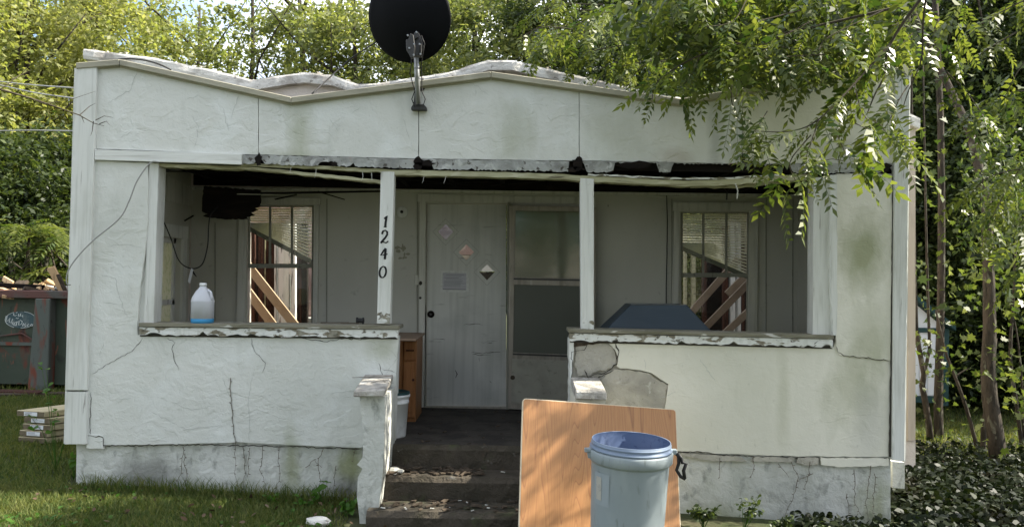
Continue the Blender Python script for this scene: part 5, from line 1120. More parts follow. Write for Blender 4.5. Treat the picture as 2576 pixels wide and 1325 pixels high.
TL = [
 ('slender_tree', 'tall bright leafy tree at the far left edge of the picture', -150, 17, crA, 1.0, 5.6, 0, .3, g1),
 ('slender_tree', 'sunlit tree whose pale thin trunk rises above the dumpster', 60, 18, crA, 1.0, 5.9, 1, 2.1, g1),
 ('slender_tree', 'bright leafy tree just left of the parapet corner', 215, 20, crA, 1.0, 6.2, 2, 4.0, g1),
 ('slender_tree', 'taller tree standing over the left end of the parapet', 265, 24, crA, 1.1, 7.6, 0, 5.0, g1),
 ('slender_tree', 'tree in the back row above the dumpster at left', 130, 27, crA, 1.2, 7.0, 1, 1.0, g1),
 ('slender_tree', 'back row tree beyond the left picture edge', -90, 27, crA, 1.2, 7.0, 2, 3.3, g1),
 ('thin_tree', 'sparse tree with open sky showing through, left of centre', 470, 23, crC, 1.0, 6.2, 1, .7, g2),
 ('thin_tree', 'loose yellowish tree above the first dip of the roofline', 610, 21, crC, 1.1, 5.9, 2, 2.2, g2),
 ('thin_tree', 'loose tree left of the satellite dish', 745, 22, crC, 1.1, 6.0, 0, 3.9, g2),
 ('leafy_tree', 'leafy tree directly behind the left rim of the dish', 880, 20, crB, .95, 6.0, 1, 5.1, g2),
 ('leafy_tree', 'leafy tree behind the dish pole', 1040, 22, crB, 1.0, 5.9, 2, .2, g2),
 ('leafy_tree', 'sunlit tree right of the dish', 1180, 20, crB, 1.0, 6.4, 0, 1.4, g2),
 ('leafy_tree', 'darker tree above the middle peak of the parapet', 1330, 18, crB, .95, 5.2, 1, 2.8, g2),
 ('leafy_tree', 'low hedge-like tree behind the left roof slope', 560, 27, crB, 1.0, 3.6, 1, 2.0, g2),
 ('leafy_tree', 'low hedge-like tree behind the roof hump', 800, 27, crB, 1.0, 3.9, 1, 4.4, g2),
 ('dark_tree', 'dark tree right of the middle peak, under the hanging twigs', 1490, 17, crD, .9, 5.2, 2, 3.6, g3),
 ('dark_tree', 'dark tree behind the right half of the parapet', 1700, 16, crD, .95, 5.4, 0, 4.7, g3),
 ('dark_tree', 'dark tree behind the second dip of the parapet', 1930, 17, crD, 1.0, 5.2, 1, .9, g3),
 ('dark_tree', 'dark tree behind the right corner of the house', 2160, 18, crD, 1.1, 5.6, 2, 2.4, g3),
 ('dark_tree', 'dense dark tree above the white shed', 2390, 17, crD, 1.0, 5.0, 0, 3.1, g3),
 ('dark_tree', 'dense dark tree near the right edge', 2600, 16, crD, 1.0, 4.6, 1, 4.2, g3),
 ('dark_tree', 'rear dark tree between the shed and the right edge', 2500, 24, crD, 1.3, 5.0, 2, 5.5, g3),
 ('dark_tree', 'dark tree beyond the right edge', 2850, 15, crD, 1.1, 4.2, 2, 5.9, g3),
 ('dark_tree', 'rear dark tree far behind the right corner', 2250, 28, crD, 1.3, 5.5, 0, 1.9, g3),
]
for nm, lb, px, Y, cr, sc_, zc_, tm, rot, grp in TL: tree(nm, lb, gx(px, Y), Y, cr, sc_, zc_, tm, rot, grp)
# shrubs closing the view under the crowns
bushes = [(-120, 14.5, 'dark shrub at the far left behind the dumpster'), (20, 15.5, 'shaded shrub behind the dumpster debris'), (150, 16, 'shaded shrub between dumpster and house corner'), (300, 17, 'dark shrub hidden behind the left corner of the house'), (2330, 18, 'dark shrub behind the shed roof'), (2440, 15, 'dark shrub right of the shed'), (2560, 14.5, 'dark shrub at the right edge of the lawn'), (2700, 13, 'dark shrub beyond the right picture edge'), (2500, 19, 'dark shrub in the gap at the back of the right lawn'), (1800, 18, 'rear shrub seen through the right porch window')]
for k, (px, Y, lb) in enumerate(bushes):
    t = thing('shrub', lb, 'shrub', (gx(px, Y), Y, 0), 'shrubs under the trees')
    for j, (dz, s_) in enumerate(((1.0, 1.1), (2.6, 1.0))):
        o = bpy.data.objects.new('foliage', crE); COL.objects.link(o); o.parent = t; o.location = (rnd.uniform(-.3, .3), .3*j, dz); o.scale = (1.15*s_,)*3; o.rotation_euler.z = k*1.3+j
t = thing('shrub', 'green shrub seen through the left panes of the right porch window', 'shrub', (gx(1735, 13.4), 13.4, 0), 'shrubs under the trees')
for j in range(2):
    o = bpy.data.objects.new('foliage', crB); COL.objects.link(o); o.parent = t; o.location = (0, 0, 1.0+j*1.5); o.scale = (.42,)*3; o.rotation_euler.z = j
# far wood as one mass
g = np.random.default_rng(9)
n = 60000; ang = g.uniform(-75, 75, n)*math.pi/180; rad = g.uniform(38, 60, n); C = np.stack([np.sin(ang)*rad, np.cos(ang)*rad, g.uniform(0, 1, n)**1.1*9.0*(.55+.35*np.sin(ang*17)+.2*np.sin(ang*41))], 1)
v, f, t = leaves(C, .9, g); o = bpy.data.objects.new('far_wood', npmesh('far_wood', v, f, leafD, t)); COL.objects.link(o); o['kind'] = 'stuff'; o['label'] = 'far wood closing the view behind the trees'

# thin pale trunks and lianas at left
LV = thing('hanging_vines', 'bare looping vine stems hanging in the dark under the left trees', 'vine', (gx(80, 13.5), 13.5, 0))
for pts in ([(15, 600), (20, 650), (60, 680), (110, 682)], [(95, 600), (85, 650), (75, 720)], [(97, 600), (98, 650), (112, 690)], [(110, 605), (130, 640), (140, 680)], [(0, 625), (14, 632), (20, 600)], [(130, 630), (155, 655), (170, 672)], [(20, 650), (30, 700), (33, 715)], [(65, 655), (55, 690), (40, 720)], [(-10, 690), (20, 712), (60, 705)]):
    q = [P(x, y, 13.5+rnd.uniform(-.2, .2)) for x, y in pts]; MB().tube(q, [.022, .018, .014, .010][:len(q)], 5).obj('stem', bark, LV)

# fern-like leaves (pinnate fronds)
def frond(seed, npair=6, L=.24, leaf=.066, asp=.46, sag=.35):
    g = random.Random(seed); V = []; F = []; T = []
    def pt(s): return np.array([s*L, 0, -sag*L*s*s])
    o = 0
    for i in range(5):
        a, b = pt(i/5), pt((i+1)/5); V += [a+[0, -.0012, 0], b+[0, -.0010, 0], b+[0, .0010, 0], a+[0, .0012, 0]]; F.append([o, o+1, o+2, o+3]); o += 4; T += [.1]*4
    for i in range(npair):
        s = .22+.74*i/(npair-1 or 1)
        for sd in (-1, 1):
            p = pt(s+g.uniform(-.02, .02)); a_ = R(58+g.uniform(-12, 12)); d = np.array([math.cos(a_), sd*math.sin(a_), -.28+g.uniform(-.15, .1)]); d /= np.linalg.norm(d)
            l = leaf*(.75+.35*math.sin(math.pi*min(1, s)))*g.uniform(.85, 1.1); w = l*asp; sdv = np.cross(d, [0, 0, 1]); sdv /= np.linalg.norm(sdv); up = np.cross(sdv, d)
            m1 = p+d*l*.45; q = [p, m1+sdv*w*.5+up*w*.15, p+d*l-up*.004, m1-sdv*w*.5+up*w*.15]
            V += q; F.append([o, o+1, o+2, o+3]); o += 4; T += [g.uniform(0, 1)]*4
    p = pt(1); d = np.array([1, 0, -.3]); d = d/np.linalg.norm(d); l = leaf; w = l*asp; V += [p, p+d*l*.45+[0, w*.5, 0], p+d*l, p+d*l*.45-[0, w*.5, 0]]; F.append([o, o+1, o+2, o+3]); T += [.6]*4
    return np.array(V), np.array(F), np.array(T)
FR = [frond(1), frond(2, 4, .17, .064, .5), frond(3, 9, .30, .058, .36, .45)]
frmesh = [npmesh('frond', v, f, leafF, t) for v, f, t in FR]
def rotm(d, rl):
    x = Vector(d).normalized(); z = Vector((0, 0, 1)); y = z.cross(x); y = y.normalized() if y.length > 1e-4 else Vector((0, 1, 0)); z = x.cross(y)
    return Matrix(((x.x, y.x, z.x), (x.y, y.y, z.y), (x.z, y.z, z.z))) @ Matrix.Rotation(rl, 3, 'X')
WT = thing('overhanging_tree', 'leafy tree reaching in from the upper right with drooping feathery branches over the porch', 'tree', (5.2, 3.2, gz(5.2, 3.2)))
wo = Vector(WT.location)
MB().tube([wo, wo+Vector((-.1, .1, 1.5)), wo+Vector((-.4, .4, 3.2)), wo+Vector((-.9, 1.0, 4.6)), wo+Vector((-1.5, 1.3, 6.0))], [.22, .18, .15, .10, .05], 12).obj('trunk', bark, WT, smooth=True)
fr_tf = []   # (pos, matrix, which)
def bez(q, n):
    out = []
    for i in range(n+1):
        t = i/n*(len(q)-1); k = min(int(t), len(q)-2); u = t-k
        p0, p1, p2, p3 = q[max(k-1, 0)], q[k], q[k+1], q[min(k+2, len(q)-1)]
        out.append(.5*((2*p1)+(p2-p0)*u+(2*p0-5*p1+4*p2-p3)*u*u+(3*p1-p0-3*p2+p3)*u**3))
    return out
rf = random.Random(21)
def bough(pts, r0, r1, dens=.055, start=.2, sc=1, obj=True, droop=.32, spread=1.0):
    q = [p if isinstance(p, Vector) else P(*p) for p in pts]; n = max(6, int(sum((b-a).length for a, b in zip(q, q[1:]))/.05)); c = bez(q, n)
    if obj: MB().tube(c, [r0+(r1-r0)*i/n for i in range(n+1)], 5).obj('twig', bark2, WT)
    L = 0; nxt = 0
    tot = sum((b-a).length for a, b in zip(c, c[1:]))
    for i in range(1, len(c)):
        L += (c[i]-c[i-1]).length
        if L/tot < start: nxt = L; continue
        while L >= nxt:
            nxt += dens*rf.uniform(.6, 1.4)
            td = (c[i]-c[i-1]).normalized(); a_ = rf.uniform(0, 6.28); side_ = Vector((math.cos(a_), math.sin(a_), rf.uniform(-.4, .2)))
            d = td*.45+side_*.9*spread+Vector((0, 0, -droop*rf.uniform(.1, 1.5))); fr_tf.append((c[i].copy(), rotm(d, rf.uniform(-.9, .9)), rf.randrange(3), rf.uniform(.6, 1.25)*sc))
    return c
# main visible boughs
bough([(2420, -120, 4.6), (2330, -20, 4.7), (2240, 110, 4.8), (2225, 190, 4.8), (2200, 240, 4.8), (2180, 290, 4.8)], .012, .003, .16, .5)
bough([(2330, -10, 4.7), (2322, 60, 4.75), (2318, 150, 4.8), (2285, 230, 4.85), (2268, 285, 4.9)], .007, .002, .5, .3)
bough([(2285, 215, 4.85), (2262, 250, 4.8), (2240, 300, 4.8), (2220, 330, 4.8), (2222, 355, 4.8)], .004, .0015, .05, .3, 1.2)
bough([(2240, 110, 4.8), (2150, 210, 4.7), (2060, 300, 4.6), (1990, 330, 4.6), (1900, 330, 4.6)], .007, .002, .062, .1, 1.1)
bough([(2150, 210, 4.7), (2170, 290, 4.6), (2210, 310, 4.6), (2230, 335, 4.6)], .004, .002, .058, .2, 1.1)
bough([(2250, 20, 4.8), (2080, 60, 4.8), (1900, 100, 4.9), (1760, 140, 5.0), (1660, 200, 5.0), (1640, 250, 5.0)], .009, .002, .062, .1, 1.1)
bough([(1900, 100, 4.9), (1850, 180, 4.8), (1840, 250, 4.8), (1860, 300, 4.8)], .005, .002, .062, .1, 1.1)
bough([(1760, 140, 5.0), (1740, 190, 5.0), (1700, 230, 5.0)], .004, .002, .062, .1, 1.1)
bough([(2060, 300, 4.6), (2040, 360, 4.5), (2030, 390, 4.5), (2045, 425, 4.5)], .004, .002, .058, .0, 1.1)
bough([(2040, 340, 4.6), (1990, 400, 4.5), (1990, 430, 4.5), (2005, 460, 4.5)], .004, .002, .058, .1, 1.1)
bough([(2100, 330, 4.6), (2130, 400, 4.5), (2080, 400, 4.5), (2070, 430, 4.5)], .003, .0015, .062, .1, 1.1)
bough([(2150, 310, 4.6), (2215, 340, 4.6)], .003, .0015, .05, .3, 1.2)
bough([(1930, 280, 4.7), (1890, 340, 4.6), (1860, 350, 4.6)], .003, .0015, .06, .1)
# thick upper canopy
for k in range(40):
    x = rf.uniform(1640, 2260); y = rf.uniform(-60, 165)*min(1, (x-1500)/350); Y = rf.uniform(4.6, 6.2)
    if y > 205: continue
    a = P(x+rf.uniform(20, 140), y-rf.uniform(-20, 80), Y); b = P(x, y, Y-.1); c_ = P(x-rf.uniform(-30, 90), y+rf.uniform(-25, 45), Y-.15)
    bough([a, b, c_], .004, .0015, .06, .1)
# over the roof, farther
for k in range(32):
    x = rf.uniform(1350, 1760); y = rf.uniform(10, 215)*max(.5, min(1, (x-1150)/450)); Y = rf.uniform(7.0, 8.6)
    a = P(x+rf.uniform(60, 120), y-rf.uniform(0, 40), Y); b = P(x, y-10, Y); c_ = P(x-rf.uniform(30, 70), y+rf.uniform(0, 30), Y)
    if c_.z < P(x, 200, Y).z: continue
    bough([a, b, c_], .006, .002, .07, .1, 1.1)
gq = np.random.default_rng(55); Cq = []
for k in range(150):
    x = gq.uniform(1600, 2220); y = gq.uniform(-60, 175)*min(1, (x-1450)/380); p = P(x, y, gq.uniform(5.0, 6.4))
    for j in range(int(gq.uniform(20, 75))): Cq.append([p.x+gq.normal()*.14, p.y+gq.normal()*.16, p.z+gq.normal()*.09])
v, f, t = shaped(np.array(Cq), .072, gq, OVAL, droop=.5)
o = bpy.data.objects.new('inner_foliage', npmesh('inner_foliage', v, f, leafR, t)); COL.objects.link(o); o.parent = WT; o.matrix_parent_inverse = Matrix.Translation(-wo); o['kind'] = 'stuff'
# right side sprays
for pts in ([(2620, -20, 5.5), (2540, 20, 5.5), (2470, 60, 5.5), (2420, 110, 5.5)], [(2560, 80, 5.6), (2490, 120, 5.5), (2440, 160, 5.5)], [(2600, 240, 6), (2530, 250, 6), (2470, 270, 6), (2430, 300, 6)], [(2640, 230, 6), (2560, 230, 5.9), (2500, 245, 5.9)], [(2620, 420, 6), (2540, 430, 6), (2480, 450, 6), (2440, 490, 6)], [(2620, 380, 5.8), (2570, 420, 5.8), (2520, 500, 5.8), (2490, 560, 5.8)], [(2640, 480, 5.8), (2580, 540, 5.8), (2540, 620, 5.8)], [(2640, 560, 5.9), (2600, 620, 5.9), (2570, 680, 5.9)], [(2450, -40, 5.3), (2400, 60, 5.4), (2380, 130, 5.4)], [(2600, 130, 5.6), (2560, 180, 5.6), (2530, 240, 5.6)], [(2380, 180, 5.4), (2430, 230, 5.4), (2480, 300, 5.4)]):
    bough(pts, .006, .002, .05, .1, .95)
NV = len(fr_tf)
# crown out of the picture to the right and above (gives the dappled shade)
for k in range(110):
    c0 = Vector((rf.uniform(2.6, 7.5), rf.uniform(2.4, 7.4), 0)); c0.z = rf.uniform(3.7, 7.8)
    band = c0.z-.93*c0.x
    if .15 < band < 1.9 or (band >= 1.9 and k % 3) or (band <= .15 and k % 3): continue
    dx, dz = c0.x/c0.y, (c0.z-1.72)/c0.y
    if dx < .66 and dz < .37: continue
    b = c0+Vector((rf.uniform(-.7, .2), rf.uniform(-.5, .5), rf.uniform(-.2, .2))); bough([c0, b, b+Vector((rf.uniform(-.5, .1), rf.uniform(-.3, .3), -.25))], .01, .003, .06, .0, 1.3, k % 5 == 0)
for k, (ax_, ay_, bx_, by_) in enumerate(((1425, 1110, 1520, 1020), (1320, 1275, 1480, 1155), (1345, 1240, 1440, 1175), (1375, 1318, 1475, 1248), (1560, 1045, 1640, 1035), (1610, 1080, 1700, 1050), (1335, 1180, 1420, 1120), (1690, 1180, 1720, 1160), (1560, 1200, 1640, 1280), (1500, 1160, 1560, 1300), (1550, 1250, 1600, 1330))):  # unseen boughs added up the sun ray to throw stripes on the board
    t_ = 4.75+.15*(k % 4); A_, B_ = P(ax_, ay_, 5.75)+sdir*t_, P(bx_, by_, 5.85)+sdir*t_; bough([A_, A_.lerp(B_, .5)+Vector((0, 0, .03)), B_], .012, .006, .012, .0, .8, True, .15, .45)
# objects: the nearest 300 in view
def inview(p):
    d = p-CAM; z_ = d.dot(f_); return abs(d.dot(r_)/z_) < .63 and abs(d.dot(u_)/z_) < .33
vis = sorted(range(NV), key=lambda i: (not inview(fr_tf[i][0]), (fr_tf[i][0]-CAM).length))[:300]; vs_ = set(vis)
for i in vis:
    p, M3, w_, s_ = fr_tf[i]; o = bpy.data.objects.new('leaf', frmesh[w_]); COL.objects.link(o); o.parent = WT; o.matrix_local = Matrix.Translation(p-wo) @ M3.to_4x4() @ Matrix.Scale(s_, 4)
def joinfr(idx, name, par, tfs, m_, FRs=FR):
    Vs, Fs, Ts = [], [], []; o = 0
    for i in idx:
        p, M3, w_, s_ = tfs[i]; v, f, t = FRs[w_]; A = np.array(M3); Vs.append(v*s_ @ A.T+np.array(p)); Fs.append(f+o); Ts.append(np.clip(t*.7+rf.uniform(-.1, .4), 0, 1)); o += len(v)
    me = npmesh(name, np.concatenate(Vs), np.concatenate(Fs), m_, np.concatenate(Ts)); ob = bpy.data.objects.new(name, me); COL.objects.link(ob)
    if par is not None: ob.parent = par; ob.matrix_parent_inverse = Matrix.Translation(-Vector(par['_o']))
    return ob
ob = joinfr([i for i in range(len(fr_tf)) if i not in vs_], 'foliage', WT, fr_tf, leafF); ob['kind'] = 'stuff'
print('fronds', len(fr_tf), NV)

# ferny shrub behind the dumpster
FS = thing('feathery_shrub', 'bright green feathery shrub spreading over the dumpster debris', 'shrub', (gx(90, 12.8), 13.4, 0))
ft = []; FR2 = [frond(11, 12, .75, .16, .28, .45)]
for (px, py, n_) in ((20, 575, 9), (60, 560, 10), (110, 570, 12), (150, 585, 10), (130, 555, 6), (170, 620, 8), (140, 680, 10), (110, 700, 9), (170, 665, 6), (60, 585, 8), (60, 700, 5), (-30, 560, 8)):
    for k in range(n_):
        p = P(px+rnd.uniform(-26, 26), py+rnd.uniform(-10, 12), 12.8+rnd.uniform(-.3, .5)); d = Vector((rnd.uniform(-1, 1), rnd.uniform(-1, .6), rnd.uniform(-.35, .2))); ft.append((p, rotm(d, rnd.uniform(-.3, .3)), 0, rnd.uniform(.6, 1.0)))
ob = joinfr(range(len(ft)), 'foliage', FS, ft, leafF, FR2); ob['kind'] = 'stuff'
for px in (70, 100, 120, 25): MB().tube([Vector((gx(80, 13.3), 13.3, 0)), P(px, 640, 13.2), P(px+5, 575, 13)], [.04, .03, .012], 6).obj('stem', bark, FS)

# saplings at right with maple-like leaves
def maple(seed):
    n = 10; V = [[0, 0, 0]]; g = random.Random(seed)
    for k in range(11):
        a_ = R(-160+32*k); rr2 = (1.0 if k % 2 == 1 else .55)*(1.15 if k == 5 else 1)*g.uniform(.9, 1.1); V.append([math.cos(a_)*rr2*.5+.25, math.sin(a_)*rr2*.5, -.08*rr2])
    F = [[0, i, i+1, i+1] for i in range(1, 11)]
    return np.array(V), F
def saps(name, label, pts, r0, r1, nleaf, zlo, spread, seed, lsize=.08, subs=()):
    g = np.random.default_rng(seed); nleaf = int(nleaf*.42)
    Yg_ = G(pts[0][0], pts[0][1]).y; dY = Yg_-pts[0][2]; k_ = Yg_/pts[0][2]; r0 *= k_; r1 *= k_
    pts = [(a, b, c+dY) for a, b, c in pts]; subs = [[(a, b, c+dY) for a, b, c in s_] for s_ in subs]
    rj = random.Random(seed*7); pts = [pts[0]]+[(a+rj.uniform(-7, 7), b, c) for a, b, c in pts[1:]]
    q = [P(*p) for p in pts]; q[0].z -= .06; t = thing(name, label, 'tree', tuple(q[0]), 'slim trunks at the right edge')
    c = bez(q, 10); MB().tube(c, [r0+(r1-r0)*i/10 for i in range(11)], 8).obj('trunk', bark, t, smooth=True)
    for s_ in subs: qq = bez([P(*p) for p in s_], 8); MB().tube(qq, [r0*.55+(r1*.4-r0*.55)*i/8 for i in range(9)], 6).obj('limb', bark, t, smooth=True)
    if nleaf:
        cc_ = np.array([list(x) for x in c]); idx = g.integers(3, 11, nleaf); C = cc_[idx]+g.normal(size=(nleaf, 3))*np.array([spread, spread, spread*.6])
        v, f, tt = shaped(C, lsize*1.0, g, LOBED); me = npmesh('sapling_leaves', v, f, leafR, tt); o = bpy.data.objects.new('crown', me); COL.objects.link(o); o.parent = t; o.matrix_parent_inverse = Matrix.Translation(-Vector(t['_o']))
    return t
saps('sapling', 'forked slim sapling standing in front of the white shed', [(2342, 1110, 8.9), (2336, 1040, 8.9), (2325, 975, 8.9), (2322, 930, 8.9), (2312, 850, 8.9), (2300, 700, 8.9), (2295, 300, 8.9), (2290, -50, 8.9)], .038, .018, 260, 0, .35, 1, .075, [[(2322, 940, 8.9), (2338, 880, 8.9), (2335, 780, 8.9), (2328, 500, 8.9), (2320, 50, 8.9)]])
saps('sapling', 'straight sapling just right of the forked one, before the shed door', [(2362, 1100, 8.7), (2366, 1000, 8.7), (2362, 850, 8.7), (2366, 650, 8.7), (2360, 300, 8.7), (2350, -100, 8.7)], .05, .03, 300, 0, .4, 2, .075)
saps('sapling', 'thin leaning stem between the shed and the thick trunk', [(2462, 1130, 8.4), (2440, 1040, 8.4), (2405, 960, 8.4), (2375, 880, 8.4), (2355, 780, 8.4)], .022, .010, 160, 0, .3, 3, .075, [[(2400, 950, 8.4), (2420, 935, 8.4), (2440, 925, 8.4)]])
saps('sapling', 'ivy-covered thick mottled trunk at the right', [(2515, 1165, 8.0), (2505, 1060, 8.0), (2490, 960, 8.0), (2488, 860, 8.0), (2492, 700, 8.0), (2480, 450, 8.1), (2410, 260, 8.4), (2330, 110, 8.6), (2260, -90, 8.8)], .085, .022, 700, 0, .6, 4, .10)
saps('sapling', 'narrow stem immediately left of the thick mottled trunk', [(2472, 1140, 8.6), (2476, 1060, 8.6), (2488, 980, 8.6), (2500, 850, 8.6)], .03, .02, 60, 0, .3, 5)
saps('sapling', 'pair of thin stems at the far right edge', [(2572, 1120, 7.6), (2556, 1020, 7.6), (2548, 900, 7.6), (2552, 760, 7.6), (2560, 600, 7.6)], .02, .01, 260, 0, .35, 6, .10, [[(2576, 1120, 7.6), (2570, 950, 7.6), (2555, 820, 7.6), (2530, 720, 7.6)]])
# low leafy understorey near right trunks
g = np.random.default_rng(31)
US = thing('undergrowth_bush', 'sunlit broad-leaved undergrowth around the thick trunk at right', 'shrub', (5.4, 8.8, -.2))
n = 2600; C = np.stack([g.uniform(4.6, 7.6, n), g.uniform(8.3, 10.5, n), g.uniform(-.1, 2.6, n)], 1); keep = (np.sin(C[:, 0]*5)+np.sin(C[:, 2]*6+C[:, 0]*3)+g.normal(size=n)*.6) > .9; C = C[keep]
keep = ~((C[:, 2] < .9) & (C[:, 0]/C[:, 1] < .56)); C = C[keep]
v, f, t = shaped(C, .085, g, LOBED); o = bpy.data.objects.new('foliage', npmesh('undergrowth', v, f, leafR, t)); COL.objects.link(o); o.parent = US; o.matrix_parent_inverse = Matrix.Translation(-Vector(US['_o']))
# the sparse right margin foliage: small leaved tree hanging
SM = thing('small_leaved_tree', 'small-leaved tree trailing greyish sprays down the right margin', 'tree', (5.6, 6.6, -.2))
MB().tube([Vector((5.6, 6.6, -.2)), Vector((5.5, 6.7, 2)), Vector((5.0, 6.9, 4.2))], [.09, .07, .04], 8).obj('trunk', bark, SM, smooth=True)
Cs = []
for k in range(60):
    a = P(rf.uniform(2470, 2680), rf.uniform(280, 560), 7.0+rf.uniform(-.5, .7)); d = Vector((-.25+rf.uniform(-.25, .1), 0, -1)).normalized(); L = rf.uniform(.25, .7)
    for j in range(int(L*75)): s_ = rf.random()*L; Cs.append(list(a+d*s_+Vector((rf.gauss(0, .05), rf.gauss(0, .05), rf.gauss(0, .03)))))
v, f, t = shaped(np.array(Cs), .055, g, [(a, b*.8) for a, b in OVAL], droop=.9); o = bpy.data.objects.new('crown', npmesh('sprays', v, f, leafR, t)); COL.objects.link(o); o.parent = SM; o.matrix_parent_inverse = Matrix.Translation(-Vector(SM['_o']))

# ------------------------------------------------------------------ ground cover
g = np.random.default_rng(77)
def vgz(x, y): 
    return -.03*(np.clip(x, -6, 6)+3.4)+.012*np.sin(x*1.7+y)+.012*np.sin(y*2.3-x*.7)-np.clip((6.6-y)/3, 0, 1)*.04
def blades(x, y, h, w, rg_):
    n = len(x); z = vgz(x, y); a_ = rg_.uniform(0, 2*np.pi, n); H_ = h*rg_.uniform(.5, 1.25, n); ln = rg_.normal(size=(n, 2))*.45*H_[:, None]
    s = np.stack([np.cos(a_), np.sin(a_), np.zeros(n)], 1)*(w*rg_.uniform(.6, 1.3, n))[:, None]; b = np.stack([x, y, z-.005], 1)
    mid = b+np.stack([ln[:, 0]*.35, ln[:, 1]*.35, H_*.6], 1); tip = b+np.stack([ln[:, 0], ln[:, 1], H_*.95], 1)
    v = np.stack([b-s, b+s, mid+s*.7, tip, mid-s*.7], 1).reshape(-1, 3); i = np.arange(n)*5
    f = np.concatenate([np.stack([i, i+1, i+2, i+4], 1), np.stack([i+4, i+2, i+3, i+3], 1)])
    return v, f, np.repeat(rg_.beta(1.2, 2.4, n), 5)
def grass(n, x0_, x1_, y0_, y1_, h, w, cond=None, name='grass', lb='lawn grass'):
    x = g.uniform(x0_, x1_, n); y = g.uniform(y0_, y1_, n)
    if cond is not None: k = cond(x, y); x, y = x[k], y[k]
    v, f, t = blades(x, y, h, w, g); tri = f[:, 2] != f[:, 3]
    # split quads / triangles
    me = bpy.data.meshes.new(name); q = f[tri]; tr = f[~tri][:, :3]
    me.vertices.add(len(v)); me.vertices.foreach_set('co', v.astype(np.float32).ravel()); tot = len(q)*4+len(tr)*3
    me.loops.add(tot); me.loops.foreach_set('vertex_index', np.concatenate([q.ravel(), tr.ravel()]).astype(np.int32))
    me.polygons.add(len(q)+len(tr)); me.polygons.foreach_set('loop_start', np.concatenate([np.arange(len(q))*4, len(q)*4+np.arange(len(tr))*3]).astype(np.int32))
    me.polygons.foreach_set('loop_total', np.concatenate([np.full(len(q), 4), np.full(len(tr), 3)]).astype(np.int32)); me.update(calc_edges=True)
    a = me.attributes.new('tint', 'FLOAT', 'POINT'); a.data.foreach_set('value', t.astype(np.float32)); me.materials.append(grass_m)
    o = bpy.data.objects.new(name, me); COL.objects.link(o); o['kind'] = 'stuff'; o['label'] = lb
nostep = lambda x, y: ~((x > -1.15) & (x < .6) & (y > 5.6)) & (g.random(len(x)) < np.where((x > -1.3) & (x < 3), .25, 1))
grass(62000, -4.2, 0.4, 5.0, 6.58, .055, .0032, nostep, 'grass', 'short lawn grass in front of the left foundation')
grass(70000, -7.5, -3.3, 6.4, 10.8, .07, .004, lambda x, y: (x < -3.45-(y-6.5)*.30), 'grass', 'lawn grass beside the house on the left')
grass(40000, -14, -4.8, 10, 17, .09, .007, None, 'grass', 'rough grass around the dumpster')
grass(50000, 3.6, 12, 9.4, 16, .07, .006, None, 'grass', 'lawn grass around the shed')
grass(1500, -3.3, -1.1, 6.40, 6.57, .14, .003, None, 'grass', 'long dry blades along the foot of the left foundation')
# ivy
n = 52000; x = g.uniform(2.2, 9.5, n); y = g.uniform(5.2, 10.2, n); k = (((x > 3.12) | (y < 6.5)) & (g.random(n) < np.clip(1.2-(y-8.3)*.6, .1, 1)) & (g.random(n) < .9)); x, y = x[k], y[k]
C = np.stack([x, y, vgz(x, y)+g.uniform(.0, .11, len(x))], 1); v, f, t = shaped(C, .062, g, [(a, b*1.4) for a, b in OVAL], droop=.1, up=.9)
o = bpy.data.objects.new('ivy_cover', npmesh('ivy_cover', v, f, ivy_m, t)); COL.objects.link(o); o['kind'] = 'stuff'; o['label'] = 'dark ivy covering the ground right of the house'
# fallen dry leaves in the ivy
n = 160; x = g.uniform(3.2, 7.5, n); y = g.uniform(6.6, 9.2, n); C = np.stack([x, y, vgz(x, y)+.06], 1); v, f, t = leaves(C, .05, g, droop=0, up=2.5, asp=.7)
o = bpy.data.objects.new('leaf_litter', npmesh('leaf_litter', v, f, mat('dead_leaf', (.07, .04, .02), rough=.8, tint=(.16, .12, .08)), t)); COL.objects.link(o); o['kind'] = 'stuff'; o['label'] = 'brown fallen leaves among the ivy'
n = 130; x = g.uniform(-4.2, -.3, n); y = g.uniform(5.2, 6.5, n); C = np.stack([x, y, vgz(x, y)+.045], 1); v, f, t = shaped(C, .045, g, OVAL, droop=0, up=1.5)
o = bpy.data.objects.new('leaf_litter', npmesh('leaf_litter', v, f, MATS['dead_leaf'], t)); COL.objects.link(o); o['kind'] = 'stuff'; o['label'] = 'dead leaves scattered on the lawn by the left foundation'
n = 900; C = np.stack([g.uniform(-4.2, -1.2, n), g.uniform(5.2, 6.5, n), np.zeros(n)], 1); k = np.sin(C[:, 0]*4+1)+np.sin(C[:, 1]*7)+g.normal(size=n)*.5 > .8; C = C[k]; C[:, 2] = vgz(C[:, 0], C[:, 1])+g.uniform(.02, .05, len(C)); v, f, t = shaped(C, .035, g, [(a, b*1.6) for a, b in OVAL], droop=0, up=2)
o = bpy.data.objects.new('clover_patch', npmesh('clover_patch', v, f, weed_m, t)); COL.objects.link(o); o['kind'] = 'stuff'; o['label'] = 'low clover growing in the lawn by the left foundation'
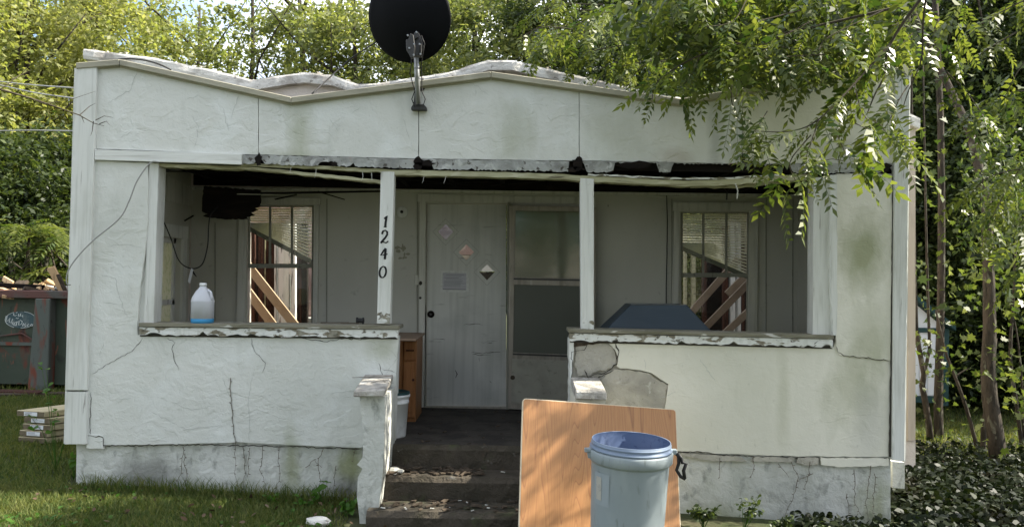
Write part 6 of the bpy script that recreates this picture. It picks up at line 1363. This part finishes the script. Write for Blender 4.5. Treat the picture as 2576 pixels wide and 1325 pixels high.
# weeds along the foundations
def weed(px, py, Y, h, nl, ls, label, seed, m_=weed_m):
    g2_ = np.random.default_rng(seed); b = P(px, py, Y); b.z = gz(b.x, b.y); t = thing('weed', label, 'weed', tuple(b), 'weeds along the foundation'); r = random.Random(seed); Cs = []
    for k in range(3+nl//8):
        tip = b+Vector((r.uniform(-.5, .5)*h, r.uniform(-.4, .1)*h, h*r.uniform(.5, 1))); mid = b.lerp(tip, .5)+Vector((0, 0, h*.1)); MB().tube([b, mid, tip], [.003, .0025, .0012], 4).obj('stem', weed_m, t)
        for j in range(nl//3): q = mid.lerp(tip, r.random()); Cs.append(list(q+Vector((r.gauss(0, .02), r.gauss(0, .02), r.gauss(0, .012)))))
    v, f, tt = shaped(np.array(Cs), ls, g2_, [(a, b*1.3) for a, b in OVAL], droop=.1, up=1.4); o = bpy.data.objects.new('leaves', npmesh('weed_leaves', v, f, m_, tt)); COL.objects.link(o); o.parent = t; o.matrix_parent_inverse = Matrix.Translation(-Vector(t['_o']))
weed(815, 1270, 6.35, .22, 14, .055, 'tall three-leaved weed by the foundation left of the step wall', 1)
weed(870, 1290, 6.15, .13, 16, .06, 'broad-leaved weed nearest the left step wall', 2)
weed(770, 1275, 6.3, .10, 12, .05, 'low weed left of the tall three-leaved one', 3)
weed(680, 1260, 6.35, .10, 9, .045, 'small weed sprouting mid-way along the left foundation', 4)
weed(1300, 1325, 5.6, .12, 16, .05, 'dandelion-like weed in front of the steps beside the board', 5)
weed(1870, 1330, 6.2, .30, 40, .035, 'upright dark weed against the right foundation', 6, leafD)
weed(1770, 1330, 6.2, .20, 60, .035, 'low dark weed clump just right of the leaning board', 7, leafD)
weed(1960, 1330, 6.2, .16, 40, .035, 'low dark weed right of the upright one', 8, leafD)
weed(2060, 1330, 6.2, .12, 30, .035, 'creeping dark weed below the branching dry vine', 9, leafD)
weed(185, 1190, 6.75, .25, 12, .06, 'light green weed peeping out at the left corner of the house', 10)
weed(150, 800, 7.0, .9, 24, .06, 'tall leafy shoot growing up the left corner of the house', 11)

# ------------------------------------------------------------------ across the street, behind the camera (seen in the glass)
NH = thing('neighbour_house', 'pale house across the street mirrored in the storm door glass', 'house', (2, -17, 0))
MB().box(-5, 9, -21, -17, -.2, 3.2).obj('wall', nb_m, NH)
MB().hexa([(-5.4, -16.6, 3.2), (9.4, -16.6, 3.2), (9.4, -19, 5.0), (-5.4, -19, 5.0), (-5.4, -21.4, 3.2), (9.4, -21.4, 3.2), (9.4, -19.1, 5.0), (-5.4, -19.1, 5.0)]).obj('roof', shed_g, NH)
for x in (-3, 0, 5): MB().box(x, x+1, -17.0, -16.97, .9, 2.2).obj('window', screen_m, NH)
for k, (x, y, s_) in enumerate(((-9, -12, 1.3), (1.0, -9, 1.0), (7, -11, 1.2), (13, -8, 1.3), (-16, -6, 1.3))):
    tree('street_tree', ['wide street tree behind the viewer on the left', 'street tree directly behind the viewer mirrored in the door', 'street tree behind the viewer on the right', 'large tree behind the viewer at far right', 'large tree behind the viewer at far left'][k], x, y, crD, s_, 6.5*s_, 0, k*1.1, 'trees across the street')
for o in bpy.data.objects:
    if '_o' in o: del o['_o']
